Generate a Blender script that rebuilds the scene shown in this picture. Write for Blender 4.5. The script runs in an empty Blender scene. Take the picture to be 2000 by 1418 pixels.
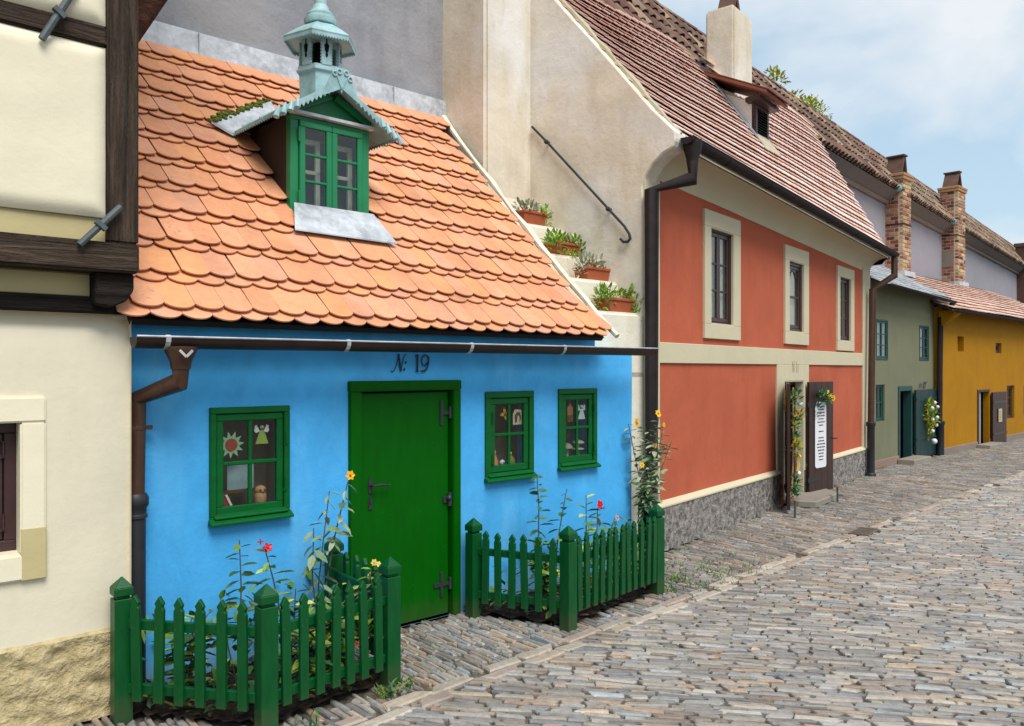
import bpy, bmesh, math, random
from mathutils import Vector, Matrix, noise
random.seed(7)
R = math.radians
C = bpy.context.scene.collection
sc = bpy.context.scene

# ------------------------------------------------------------------ camera, world, sun, exposure
cam = bpy.data.objects.new('camera', bpy.data.cameras.new('camera'))
C.objects.link(cam)
cam.location = (0, 0, 1.70)
cam.rotation_euler = (R(90), 0, 0)
cam.data.sensor_width = 36.0
cam.data.lens = 36.0 * 1600 / 2000
cam.data.shift_y = 12 / 2000.0
cam.data.clip_end = 3000
sc.camera = cam

SUN_EL = 56.0
SUN_AZ = R(155)                     # clockwise from +Y: behind the camera, to the right
SKY = 0.15
SUN = 3.0
world = bpy.data.worlds.new('World')
sc.world = world
world.use_nodes = True
wn = world.node_tree.nodes; wl = world.node_tree.links
wn.clear()
def wnode(t, **k):
    n = wn.new(t)
    for a, b in k.items(): setattr(n, a, b)
    return n
w_out = wnode('ShaderNodeOutputWorld'); w_bg = wnode('ShaderNodeBackground')
w_sky = wnode('ShaderNodeTexSky', sky_type='NISHITA', sun_disc=False)
w_sky.sun_elevation = R(SUN_EL); w_sky.sun_rotation = SUN_AZ
w_sky.air_density = 1.0; w_sky.dust_density = 1.6; w_sky.ozone_density = 0.5
w_tc = wnode('ShaderNodeTexCoord'); w_sep = wnode('ShaderNodeSeparateXYZ')
wl.new(w_tc.outputs['Generated'], w_sep.inputs[0])
w_add = wnode('ShaderNodeMath', operation='ADD'); w_add.inputs[1].default_value = 0.45
w_max = wnode('ShaderNodeMath', operation='MAXIMUM'); w_max.inputs[1].default_value = 0.05
wl.new(w_sep.outputs[2], w_add.inputs[0]); wl.new(w_add.outputs[0], w_max.inputs[0])
w_dx = wnode('ShaderNodeMath', operation='DIVIDE'); w_dy = wnode('ShaderNodeMath', operation='DIVIDE')
wl.new(w_sep.outputs[0], w_dx.inputs[0]); wl.new(w_max.outputs[0], w_dx.inputs[1])
wl.new(w_sep.outputs[1], w_dy.inputs[0]); wl.new(w_max.outputs[0], w_dy.inputs[1])
w_comb = wnode('ShaderNodeCombineXYZ')
wl.new(w_dx.outputs[0], w_comb.inputs[0]); wl.new(w_dy.outputs[0], w_comb.inputs[1])
w_comb.inputs[2].default_value = 2.3
w_noise = wnode('ShaderNodeTexNoise'); w_noise.inputs['Scale'].default_value = 2.6
w_noise.inputs['Detail'].default_value = 7; w_noise.inputs['Roughness'].default_value = 0.52
w_noise.inputs['Distortion'].default_value = 0.25
wl.new(w_comb.outputs[0], w_noise.inputs['Vector'])
w_ramp = wnode('ShaderNodeValToRGB')
w_ramp.color_ramp.elements[0].position = 0.39; w_ramp.color_ramp.elements[0].color = (0.0, 0.0, 0.0, 1)
w_ramp.color_ramp.elements[1].position = 0.61; w_ramp.color_ramp.elements[1].color = (0.97, 0.97, 0.97, 1)
wl.new(w_noise.outputs['Fac'], w_ramp.inputs[0])
w_veil = wnode('ShaderNodeMixRGB'); w_veil.inputs[0].default_value = 0.65; w_veil.inputs[2].default_value = (3.05, 4.1, 4.75, 1)
wl.new(w_sky.outputs[0], w_veil.inputs[1])      # thin high veil over the whole sky
w_mix = wnode('ShaderNodeMixRGB'); w_mix.inputs[2].default_value = (4.6, 4.85, 5.1, 1)
wl.new(w_ramp.outputs[0], w_mix.inputs[0]); wl.new(w_veil.outputs[0], w_mix.inputs[1])
wl.new(w_mix.outputs[0], w_bg.inputs[0]); w_bg.inputs[1].default_value = SKY
wl.new(w_bg.outputs[0], w_out.inputs[0])

sun = bpy.data.objects.new('sun', bpy.data.lights.new('sun', 'SUN'))
C.objects.link(sun)
sun.data.energy = SUN; sun.data.angle = R(30); sun.data.color = (1.0, 0.95, 0.88)
sd = Vector((math.sin(SUN_AZ) * math.cos(R(SUN_EL)), math.cos(SUN_AZ) * math.cos(R(SUN_EL)), math.sin(R(SUN_EL))))
sun.rotation_euler = sd.to_track_quat('Z', 'Y').to_euler()
sc.view_settings.view_transform = 'Standard'
sc.view_settings.look = 'None'
sc.view_settings.exposure = 0.30
sc.view_settings.gamma = 1.0
sc.view_settings.use_curve_mapping = False
sc.render.engine = 'CYCLES'
sc.cycles.max_bounces = 6

# ------------------------------------------------------------------ materials
def lin(h):
    h = h.lstrip('#')
    o = []
    for i in (0, 2, 4):
        v = int(h[i:i + 2], 16) / 255.0
        o.append(v / 12.92 if v <= 0.04045 else ((v + 0.055) / 1.055) ** 2.4)
    return (o[0], o[1], o[2], 1.0)

class Mat:
    def __init__(s, name):
        s.m = bpy.data.materials.new(name); s.m.use_nodes = True
        s.n = s.m.node_tree.nodes; s.l = s.m.node_tree.links
        s.b = s.n['Principled BSDF']
        s.tc = s.n.new('ShaderNodeTexCoord')
        s.bump = None
    def node(s, t, **k):
        n = s.n.new(t)
        for a, b in k.items(): setattr(n, a, b)
        return n
    def vec(s, scale=(1, 1, 1), rot=(0, 0, 0)):
        mp = s.node('ShaderNodeMapping')
        mp.inputs['Scale'].default_value = scale; mp.inputs['Rotation'].default_value = rot
        s.l.new(s.tc.outputs['Object'], mp.inputs[0])
        return mp.outputs[0]
    def noise(s, scale, detail=4, rough=0.55, vec=None, dist=0.0):
        t = s.node('ShaderNodeTexNoise')
        t.inputs['Scale'].default_value = scale; t.inputs['Detail'].default_value = detail
        t.inputs['Roughness'].default_value = rough; t.inputs['Distortion'].default_value = dist
        s.l.new(vec if vec is not None else s.tc.outputs['Object'], t.inputs['Vector'])
        return t.outputs['Fac']
    def ramp(s, fac, stops):
        r = s.node('ShaderNodeValToRGB')
        e = r.color_ramp.elements
        while len(e) < len(stops): e.new(0.5)
        for i, (p, c) in enumerate(stops):
            e[i].position = p; e[i].color = c if isinstance(c, tuple) else (c, c, c, 1)
        s.l.new(fac, r.inputs[0])
        return r.outputs[0]
    def mix(s, fac, a, b, mode='MIX'):
        x = s.node('ShaderNodeMixRGB', blend_type=mode)
        for i, v in enumerate((fac, a, b)):
            if hasattr(v, 'is_linked'): s.l.new(v, x.inputs[i])
            else: x.inputs[i].default_value = v
        return x.outputs[0]
    def color(s, c):
        if hasattr(c, 'is_linked'): s.l.new(c, s.b.inputs['Base Color'])
        else: s.b.inputs['Base Color'].default_value = c
    def add_bump(s, h, strength, dist):
        b = s.node('ShaderNodeBump')
        b.inputs['Strength'].default_value = strength; b.inputs['Distance'].default_value = dist
        s.l.new(h, b.inputs['Height'])
        if s.bump is not None: s.l.new(s.bump, b.inputs['Normal'])
        s.bump = b.outputs[0]
        s.l.new(s.bump, s.b.inputs['Normal'])
    def set(s, rough=0.8, spec=0.3, metal=0.0):
        s.b.inputs['Roughness'].default_value = rough
        s.b.inputs['Specular IOR Level'].default_value = spec
        s.b.inputs['Metallic'].default_value = metal
        return s.m

def scl(c, k): return (min(1, c[0] * k), min(1, c[1] * k), min(1, c[2] * k), 1)

def plaster(name, hexc, var=0.16, bump=0.35, patch=None, stain=None, big=1.3, base=None):
    M = Mat(name); c = lin(hexc)
    f = M.noise(big, 6, 0.6, dist=0.6)
    col = M.mix(M.ramp(f, [(0.3, 0.0), (0.7, 1.0)]), scl(c, 1 - var), scl(c, 1 + var))
    f2 = M.noise(7, 5, 0.7)
    col = M.mix(M.ramp(f2, [(0.35, 0.0), (0.8, 0.35)]), col, scl(c, 1 - 1.6 * var))
    if patch:
        f3 = M.noise(0.9, 3, 0.5, vec=M.vec((1, 1, 0.8), (0.3, 0, 0.6)))
        col = M.mix(M.ramp(f3, [(0.48, 0.0), (0.62, 0.75)]), col, lin(patch))
    if stain:
        f4 = M.noise(2.2, 5, 0.65, vec=M.vec((1.6, 1.6, 0.45)))
        col = M.mix(M.ramp(f4, [(0.5, 0.0), (0.75, 0.55)]), col, lin(stain))
    if base:                                          # rain splash: dusty staining along the foot of the wall
        sx = M.node('ShaderNodeSeparateXYZ'); M.l.new(M.tc.outputs['Object'], sx.inputs[0])
        ad = M.node('ShaderNodeMath'); ad.operation = 'MULTIPLY_ADD'; ad.inputs[1].default_value = 0.55
        M.l.new(M.noise(5, 5, 0.7), ad.inputs[0]); M.l.new(sx.outputs[2], ad.inputs[2])
        col = M.mix(M.ramp(ad.outputs[0], [(0.26, 0.55), (0.52, 0.0)]), col, lin(base))
        crk = M.noise(1.1, 8, 0.75, vec=M.vec((1, 1, 0.35)), dist=1.5)
        col = M.mix(M.ramp(crk, [(0.485, 0.0), (0.495, 0.22), (0.505, 0.0)]), col, scl(c, 0.6))
    M.color(col)
    M.add_bump(M.noise(3.0, 3, 0.5), bump * 0.55, 0.05)
    M.add_bump(M.noise(28, 5, 0.65), bump, 0.006)
    M.add_bump(M.noise(160, 3, 0.6), bump * 0.8, 0.0015)
    return M.set(0.88, 0.2)

def rough_stucco(name, hexc, hex2, scale=22, dist=0.04):
    M = Mat(name)
    f = M.noise(scale, 5, 0.62, dist=0.2)
    col = M.mix(M.ramp(f, [(0.36, 0.0), (0.6, 1.0)]), lin(hex2), lin(hexc))
    col = M.mix(M.ramp(M.noise(1.5, 4), [(0.4, 0.0), (0.7, 0.35)]), col, scl(lin(hexc), 0.7))
    M.color(col)
    M.add_bump(f, 0.9, dist)
    M.add_bump(M.noise(90, 3), 0.5, 0.004)
    return M.set(0.9, 0.2)

def paint(name, hexc, rough=0.42, var=0.12, bump=0.15, spec=0.4, grain=(1, 1, 1), base=None):
    M = Mat(name); c = lin(hexc)
    f = M.noise(6, 5, 0.6, vec=M.vec(grain))
    col = M.mix(M.ramp(f, [(0.3, 0.0), (0.75, 1.0)]), scl(c, 1 - var), scl(c, 1 + var))
    if base:                                          # mud and dust near the ground, small chips anywhere
        sx = M.node('ShaderNodeSeparateXYZ'); M.l.new(M.tc.outputs['Object'], sx.inputs[0])
        ad = M.node('ShaderNodeMath'); ad.operation = 'MULTIPLY_ADD'; ad.inputs[1].default_value = 0.22
        M.l.new(M.noise(14, 5, 0.7), ad.inputs[0]); M.l.new(sx.outputs[2], ad.inputs[2])
        col = M.mix(M.ramp(ad.outputs[0], [(0.10, 0.55), (0.26, 0.0)]), col, lin(base))
        col = M.mix(M.ramp(M.noise(34, 3, 0.6), [(0.70, 0.0), (0.73, 0.5)]), col, scl(c, 2.2))
    M.color(col)
    M.add_bump(M.noise(40, 4, 0.6, vec=M.vec(grain)), bump, 0.004)
    return M.set(rough, spec)

def metal(name, hexc, rough=0.45, spec=0.5, met=0.0, dirt=None):
    M = Mat(name); c = lin(hexc)
    f = M.noise(9, 6, 0.7)
    col = M.mix(M.ramp(f, [(0.35, 0.0), (0.7, 1.0)]), scl(c, 0.75), scl(c, 1.25))
    if dirt: col = M.mix(M.ramp(M.noise(3, 6, 0.7), [(0.5, 0.0), (0.65, 0.8)]), col, lin(dirt))
    M.color(col); M.add_bump(M.noise(60, 3), 0.12, 0.003)
    return M.set(rough, spec, met)

def tinted(name, rough=0.8, var=0.22, bump=0.4, nscale=14, bdist=0.006, obj=False, spec=0.25, blot=None, lichen=None):
    """colour taken from the piece itself (face attribute or object colour), times fine noise"""
    M = Mat(name)
    if obj:
        col = M.node('ShaderNodeObjectInfo').outputs['Color']
    else:
        a = M.node('ShaderNodeAttribute'); a.attribute_name = 'tint'; col = a.outputs['Color']
    g = M.node('ShaderNodeNewGeometry')
    t = M.node('ShaderNodeTexNoise'); t.inputs['Scale'].default_value = nscale
    t.inputs['Detail'].default_value = 6; t.inputs['Roughness'].default_value = 0.65
    M.l.new(g.outputs['Position'], t.inputs['Vector'])
    f = t.outputs['Fac']
    col = M.mix(1.0, col, M.ramp(f, [(0.25, 1 - var), (0.75, 1 + var)]), 'MULTIPLY')
    if blot:
        t2 = M.node('ShaderNodeTexNoise'); t2.inputs['Scale'].default_value = 2.2; t2.inputs['Detail'].default_value = 6
        M.l.new(g.outputs['Position'], t2.inputs['Vector'])
        col = M.mix(M.ramp(t2.outputs['Fac'], [(0.5, 0.0), (0.72, blot[1])]), col, lin(blot[0]))
    if lichen:
        t3 = M.node('ShaderNodeTexNoise'); t3.inputs['Scale'].default_value = 42; t3.inputs['Detail'].default_value = 3
        M.l.new(g.outputs['Position'], t3.inputs['Vector'])
        t4 = M.node('ShaderNodeTexNoise'); t4.inputs['Scale'].default_value = 3.1; t4.inputs['Detail'].default_value = 4
        M.l.new(g.outputs['Position'], t4.inputs['Vector'])
        k = M.mix(1.0, M.ramp(t3.outputs['Fac'], [(0.60, 0.0), (0.66, 0.55)]), M.ramp(t4.outputs['Fac'], [(0.42, 0.0), (0.62, 1.0)]), 'MULTIPLY')
        col = M.mix(k, col, lin(lichen))
    M.color(col)
    M.add_bump(f, bump, bdist)
    return M.set(rough, spec)

def glass(name):
    m = bpy.data.materials.new(name); m.use_nodes = True
    n = m.node_tree.nodes; l = m.node_tree.links; n.clear()
    o = n.new('ShaderNodeOutputMaterial'); mx = n.new('ShaderNodeMixShader')
    tr = n.new('ShaderNodeBsdfTransparent'); gl = n.new('ShaderNodeBsdfGlossy')
    lw_ = n.new('ShaderNodeLayerWeight'); lw_.inputs[0].default_value = 0.5
    pw = n.new('ShaderNodeMath'); pw.operation = 'POWER'; pw.inputs[1].default_value = 4.0
    fr = n.new('ShaderNodeMath'); fr.operation = 'MULTIPLY_ADD'; fr.inputs[1].default_value = 0.75; fr.inputs[2].default_value = 0.05
    l.new(lw_.outputs['Facing'], pw.inputs[0]); l.new(pw.outputs[0], fr.inputs[0])
    gl.inputs['Roughness'].default_value = 0.03
    tr.inputs[0].default_value = (0.86, 0.9, 0.88, 1)
    l.new(fr.outputs[0], mx.inputs[0]); l.new(tr.outputs[0], mx.inputs[1]); l.new(gl.outputs[0], mx.inputs[2])
    l.new(mx.outputs[0], o.inputs[0])
    return m

def wood_dark(name, hexa, hexb, axis):
    M = Mat(name)
    s = [22, 22, 22]; s[axis] = 1.3
    f = M.noise(1.0, 6, 0.7, vec=M.vec(tuple(s)), dist=1.2)
    col = M.mix(M.ramp(f, [(0.35, 0.0), (0.68, 1.0)]), lin(hexa), lin(hexb))
    M.color(col); M.add_bump(f, 1.0, 0.035)
    s2 = [9, 9, 9]; s2[axis] = 2.5
    M.add_bump(M.noise(1.0, 5, 0.7, vec=M.vec(tuple(s2))), 0.6, 0.03)
    return M.set(0.85, 0.2)

m = {}
m['blue'] = plaster('blue_plaster', '#48a8e6', 0.15, 0.40, stain='#6cb8e8', big=2.0, base='#8fa9b4')
m['cream'] = plaster('cream_plaster', '#d9d1ba', 0.05, 0.28, stain='#cdc4a9')
m['cream_ivory'] = plaster('ivory_plaster', '#e2dac1', 0.04, 0.25)
m['ochre_patch_shade'] = plaster('ochre_repair_and_shade_plaster', '#bdb083', 0.05, 0.3)  # repair patch tone, also the painted shade of recessed cream strips
m['cream_old'] = plaster('weathered_cream_plaster', '#d9cebb', 0.11, 0.65, patch='#e0dfdd', stain='#b5a88a')
m['step_white'] = plaster('lime_white_plaster', '#e2dcca', 0.07, 0.6, stain='#cbc2a6')
m['trim'] = plaster('trim_plaster', '#c4bb9f', 0.05, 0.25)
m['red'] = plaster('red_plaster', '#b25c42', 0.10, 0.35, stain='#a04c3a')
m['grey_wall'] = plaster('grey_plaster', '#8e929a', 0.22, 1.0, stain='#74777e', patch='#9a9a9c')
m['grey_light'] = plaster('pale_grey_plaster', '#918f96', 0.06, 0.4)
m['green_wall'] = plaster('olive_plaster', '#72735b', 0.06, 0.3, stain='#6b6b57')
m['yellow'] = plaster('ochre_yellow_plaster', '#a07006', 0.10, 0.3, stain='#906212')
m['plinth_grey'] = plaster('grey_plinth_plaster', '#81766c', 0.1, 0.5)
m['plinth_pink'] = plaster('pinkish_plinth_plaster', '#8a7468', 0.1, 0.5)
m['soffit'] = plaster('shaded_grey_soffit', '#67625f', 0.08, 0.4)  # darker than the wall: shade under the cap eave put into the colour
m['stucco_ochre'] = rough_stucco('rough_ochre_stucco', '#c4b48c', '#a89870', 18, 0.04)
m['stucco_grey'] = rough_stucco('rough_grey_stucco', '#9d9792', '#55514e', 17, 0.05)
m['green_door'] = paint('green_door_paint', '#005202', 0.5, 0.12, 0.18, 0.12, grain=(3, 3, .6), base='#3c4a2c')
m['green_frame'] = paint('green_frame_paint', '#025624', 0.45, 0.16, 0.18, 0.2, grain=(1, 1, 3))
m['green_fence'] = paint('green_fence_paint', '#004a20', 0.40, 0.22, 0.3, 0.3, base='#4a4a36', grain=(4, 4, 1))
m['dormer_green'] = paint('dormer_green_paint', '#1c7a4e', 0.42, 0.12, 0.2)
m['dormer_dark'] = paint('dormer_dark_green', '#0f6a3c', 0.45, 0.12, 0.2)
m['verdigris'] = metal('pale_green_sheet_metal', '#90b4b8', 0.5, 0.4, 0.0, '#a8c4ca')
m['lead'] = metal('lead_flashing', '#bcc2c9', 0.5, 0.5, 0.1, '#7f868d')
m['moss'] = rough_stucco('mossy_mortar', '#6d7a2c', '#4d5522', 30, 0.02)
m['mortar'] = plaster('mortar_fillet', '#b9b29c', 0.14, 0.8, stain='#8e8c5c')
m['teal'] = paint('teal_door_paint', '#062e2f', 0.5, 0.12, 0.15)
m['teal_win'] = paint('teal_window_paint', '#1b4442', 0.5, 0.15, 0.15)
m['brown_door'] = paint('dark_brown_paint', '#35201c', 0.45, 0.2, 0.2)
m['win_brown'] = paint('dark_window_paint', '#3f2b2b', 0.4, 0.15, 0.2)
m['gutter_brown'] = metal('brown_gutter_metal', '#2a1c17', 0.45, 0.4)
m['pipe_brown'] = metal('brown_pipe_metal', '#432c1e', 0.45, 0.4)
m['pipe_black'] = metal('black_cast_iron', '#24262c', 0.5, 0.45)
m['pipe_dark'] = metal('dark_pipe_metal', '#2b2526', 0.7, 0.2)
m['zinc'] = metal('zinc_edge', '#b9bcc0', 0.35, 0.5, 0.3)
m['iron'] = metal('forged_iron', '#2c2e33', 0.55, 0.4)
m['iron_blue'] = metal('grey_iron', '#4b5558', 0.55, 0.4)
m['timber_v'] = wood_dark('old_timber_vertical', '#241d18', '#5c4d41', 2)
m['timber_h'] = wood_dark('old_timber_horizontal', '#241d18', '#5c4d41', 0)
m['timber_black'] = wood_dark('black_timber', '#120e0c', '#2a2320', 0)
m['strut'] = wood_dark('brown_strut', '#3a2218', '#583526', 0)
m['tar'] = paint('tarred_board', '#2a211e', 0.7, 0.25, 0.4)
m['roof_brown'] = paint('brown_roof_board', '#74402f', 0.7, 0.25, 0.4)
m['soot'] = paint('sooty_clay', '#5a4036', 0.8, 0.3, 0.4)
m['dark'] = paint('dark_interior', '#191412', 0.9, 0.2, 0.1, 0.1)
m['room'] = paint('room_interior', '#8d7d6e', 0.9, 0.25, 0.1, 0.1)
m['curtain'] = paint('pale_curtain', '#cfc8ba', 0.9, 0.12, 0.5, 0.1, grain=(8, 8, 0.5))
m['glass'] = glass('window_glass')
m['stone'] = tinted('paving_stone_surface', 0.50, 0.26, 0.6, 26, 0.008, spec=0.4, blot=('#5f564c', 0.45))
m['tile_obj'] = tinted('clay_tile', 0.8, 0.12, 0.25, 16, 0.004, obj=True, blot=('#9c6246', 0.38), lichen='#8f8468')
m['tile_attr'] = tinted('clay_tile_joined', 0.8, 0.12, 0.25, 16, 0.004, blot=('#9c6246', 0.38), lichen='#8f8468')
m['old_obj'] = tinted('old_clay_tile', 0.88, 0.30, 0.5, 14, 0.008, obj=True, blot=('#4a4238', 0.6))
m['old_attr'] = tinted('old_clay_tile_joined', 0.88, 0.30, 0.5, 14, 0.008, blot=('#4a4238', 0.6))
m['brick_obj'] = tinted('brick_surface', 0.9, 0.25, 0.5, 30, 0.006, obj=True)
m['brick_attr'] = tinted('brick_surface_joined', 0.9, 0.25, 0.5, 30, 0.006)
m['tint'] = tinted('painted_detail', 0.6, 0.10, 0.1, 40, 0.002)
m['leaf'] = tinted('leaf_surface', 0.5, 0.25, 0.2, 60, 0.002, spec=0.4)
m['soil'] = rough_stucco('garden_soil', '#3a2e24', '#1d1712', 30, 0.03)
m['joint'] = rough_stucco('joint_sand', '#6e655b', '#453f38', 40, 0.01)
m['cover'] = metal('worn_cast_iron', '#6a615a', 0.6, 0.3)
m['terracotta'] = plaster('terracotta', '#a4583a', 0.15, 0.3)
m['stone_slab'] = plaster('stone_slab', '#8b8378', 0.12, 0.5)
m['lime_mortar'] = plaster('lime_mortar', '#b9ae9b', 0.1, 0.4)
m['white'] = paint('white_board', '#d9dade', 0.5, 0.03, 0.05)
m['print'] = paint('dark_print', '#3b3d44', 0.7, 0.1, 0.0)
m['numeral'] = paint('numeral_paint', '#1b2a3c', 0.7, 0.2, 0.0)
m['numeral_pale'] = paint('pale_numeral_paint', '#a2957c', 0.8, 0.2, 0.0)
m['slate'] = tinted('slate_surface', 0.55, 0.3, 0.5, 20, 0.006, spec=0.4)
m['bark'] = wood_dark('bark', '#3a3026', '#5a4c3c', 2)

# ------------------------------------------------------------------ mesh helpers
class MB:
    def __init__(s): s.v = []; s.f = []; s.t = []; s.tint = (1, 1, 1)
    def add(s, vs, fs):
        b = len(s.v); s.v += [tuple(p) for p in vs]
        for f in fs: s.f.append([b + i for i in f]); s.t.append(s.tint)
    def box(s, x0, x1, y0, y1, z0, z1):
        s.add([(x0, y0, z0), (x1, y0, z0), (x1, y1, z0), (x0, y1, z0), (x0, y0, z1), (x1, y0, z1), (x1, y1, z1), (x0, y1, z1)],
              [(3, 2, 1, 0), (4, 5, 6, 7), (0, 1, 5, 4), (1, 2, 6, 5), (2, 3, 7, 6), (3, 0, 4, 7)])
    def xform(s, start, M):
        for i in range(start, len(s.v)): s.v[i] = tuple(M @ Vector(s.v[i]))
    def bar(s, p0, p1, w, h, up=(0, 0, 1)):
        p0 = Vector(p0); p1 = Vector(p1); d = (p1 - p0).normalized(); up = Vector(up)
        a = d.cross(up)
        if a.length < 1e-4: a = d.cross(Vector((1, 0, 0)))
        a.normalize(); b = a.cross(d)
        q = []
        for p in (p0, p1):
            for i, j in ((-1, -1), (1, -1), (1, 1), (-1, 1)): q.append(p + a * (i * w / 2) + b * (j * h / 2))
        s.add(q, [(0, 3, 2, 1), (4, 5, 6, 7), (0, 1, 5, 4), (1, 2, 6, 5), (2, 3, 7, 6), (3, 0, 4, 7)])
    def tube(s, path, r, n=10, cap=True):
        P = [Vector(p) for p in path]; k = len(P)
        rs = r if isinstance(r, (list, tuple)) else [r] * k
        vs = []; prev = None
        for i in range(k):
            d = (P[min(i + 1, k - 1)] - P[max(i - 1, 0)]).normalized()
            if prev is None:
                a = d.cross(Vector((0, 0, 1)))
                if a.length < 1e-3: a = d.cross(Vector((0, 1, 0)))
            else: a = prev - d * prev.dot(d)
            a.normalize(); prev = a; b = d.cross(a)
            st = 1.0
            if 0 < i < k - 1:
                c = (P[i + 1] - P[i]).normalized().dot((P[i] - P[i - 1]).normalized())
                st = 1.0 / max(0.5, math.sqrt((1 + c) / 2))
            for j in range(n):
                an = 2 * math.pi * j / n
                vs.append(P[i] + (a * math.cos(an) + b * math.sin(an)) * rs[i] * st)
        fs = []
        for i in range(k - 1):
            for j in range(n):
                fs.append((i * n + j, i * n + (j + 1) % n, (i + 1) * n + (j + 1) % n, (i + 1) * n + j))
        if cap: fs += [tuple(range(n - 1, -1, -1)), tuple(range((k - 1) * n, k * n))]
        s.add(vs, fs)
    def lathe(s, prof, cx, cy, n=16, ph=0.0):
        vs = []
        for r, z in prof:
            for j in range(n):
                a = 2 * math.pi * j / n + ph
                vs.append((cx + r * math.cos(a), cy + r * math.sin(a), z))
        fs = []
        for i in range(len(prof) - 1):
            for j in range(n): fs.append((i * n + j, i * n + (j + 1) % n, (i + 1) * n + (j + 1) % n, (i + 1) * n + j))
        fs += [tuple(range(n - 1, -1, -1)), tuple(range((len(prof) - 1) * n, len(prof) * n))]
        s.add(vs, fs)
    def prism(s, poly, axis, a0, a1):
        """poly: 2D outline in the plane across axis ('x': (y,z), 'y': (x,z), 'z': (x,y))"""
        def P(p, a):
            return {'x': (a, p[0], p[1]), 'y': (p[0], a, p[1]), 'z': (p[0], p[1], a)}[axis]
        n = len(poly)
        s.add([P(p, a0) for p in poly] + [P(p, a1) for p in poly],
              [tuple(range(n)), tuple(range(2 * n - 1, n - 1, -1))] + [(i, i + n, (i + 1) % n + n, (i + 1) % n) for i in range(n)])
    def ribbon(s, pts, w, y, t=0.002):
        """a painted stroke of width w on the facade plane at depth y"""
        for (x0, z0), (x1, z1) in zip(pts[:-1], pts[1:]):
            d = Vector((x1 - x0, z1 - z0)); l = d.length
            if l < 1e-5: continue
            d /= l; nrm = Vector((-d.y, d.x)) * w / 2; e = d * w * 0.25
            q = [(x0 - e.x - nrm.x, z0 - e.y - nrm.y), (x1 + e.x - nrm.x, z1 + e.y - nrm.y), (x1 + e.x + nrm.x, z1 + e.y + nrm.y), (x0 - e.x + nrm.x, z0 - e.y + nrm.y)]
            s.prism(q, 'y', y - t, y)
            t += 0.00015
    def sphere(s, c, r, n=8, k=5, sz=1.0):
        prof = []
        for i in range(k + 1):
            a = -math.pi / 2 + math.pi * i / k
            prof.append((max(1e-4, r * math.cos(a)), c[2] + r * sz * math.sin(a)))
        s.lathe(prof, c[0], c[1], n)
    def build(s, name, mat, parent=None, smooth=False, bevel=0, seg=1, kind=None, label=None, fixn=True):
        me = bpy.data.meshes.new(name)
        me.from_pydata(s.v, [], s.f)
        at = me.attributes.new('tint', 'FLOAT_COLOR', 'FACE')
        flat = []
        for c in s.t: flat += [c[0], c[1], c[2], 1.0]
        at.data.foreach_set('color', flat)
        if bevel or fixn:
            bm = bmesh.new(); bm.from_mesh(me)
            bmesh.ops.recalc_face_normals(bm, faces=bm.faces)
            if bevel:
                ed = [e for e in bm.edges if len(e.link_faces) == 2 and e.calc_face_angle() > 0.5]
                bmesh.ops.bevel(bm, geom=ed, offset=bevel, segments=seg, affect='EDGES', clamp_overlap=True)
            bm.to_mesh(me); bm.free()
        if smooth:
            me.polygons.foreach_set('use_smooth', [True] * len(me.polygons))
            me.set_sharp_from_angle(angle=R(38))
        me.materials.append(mat)
        o = bpy.data.objects.new(name, me); C.objects.link(o)
        if parent: o.parent = parent
        if kind: o['kind'] = kind
        if label: o['label'] = label
        return o

def tag(o, label, cat, group=None):
    o['label'] = label; o['category'] = cat
    if group: o['group'] = group
    return o

def thing(name, label, cat, loc=(0, 0, 0), rotz=0.0, group=None):
    o = bpy.data.objects.new(name, None); C.objects.link(o)
    o.empty_display_size = 0.2
    o.location = loc; o.rotation_euler = (0, 0, rotz)
    return tag(o, label, cat, group)

def piece(name, mesh, parent, loc=(0, 0, 0), rot=None, color=None):
    o = bpy.data.objects.new(name, mesh); C.objects.link(o); o.parent = parent
    if rot is not None: o.matrix_local = Matrix.Translation(loc) @ rot.to_4x4()
    else: o.location = loc
    if color: o.color = color
    return o

class Frame:
    """a facade's own axes: x along it, y into the building, z up"""
    def __init__(s, ox, oy, deg): s.o = (ox, oy); s.a = R(deg); s.c = math.cos(s.a); s.s = math.sin(s.a)
    def w(s, x, y, z=0.0): return Vector((s.o[0] + x * s.c - y * s.s, s.o[1] + x * s.s + y * s.c, z))
    def l(s, X, Y):
        dx = X - s.o[0]; dy = Y - s.o[1]
        return dx * s.c + dy * s.s, -dx * s.s + dy * s.c
FB = Frame(-0.71, 5.42, 42.24)       # blue house (and the timbered one beside it)
FRD = Frame(1.19, 7.42, 52.2)        # red house
FG = Frame(6.0, 13.75, 47.0)         # olive house
FY = Frame(8.4, 16.1, 44.5)          # yellow house
FW = Frame(-0.469, 8.707, 50.2)      # long wall behind them all

def house(name, label, F, cat='house'): return thing(name, label, cat, (F.o[0], F.o[1], 0), F.a)

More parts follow.
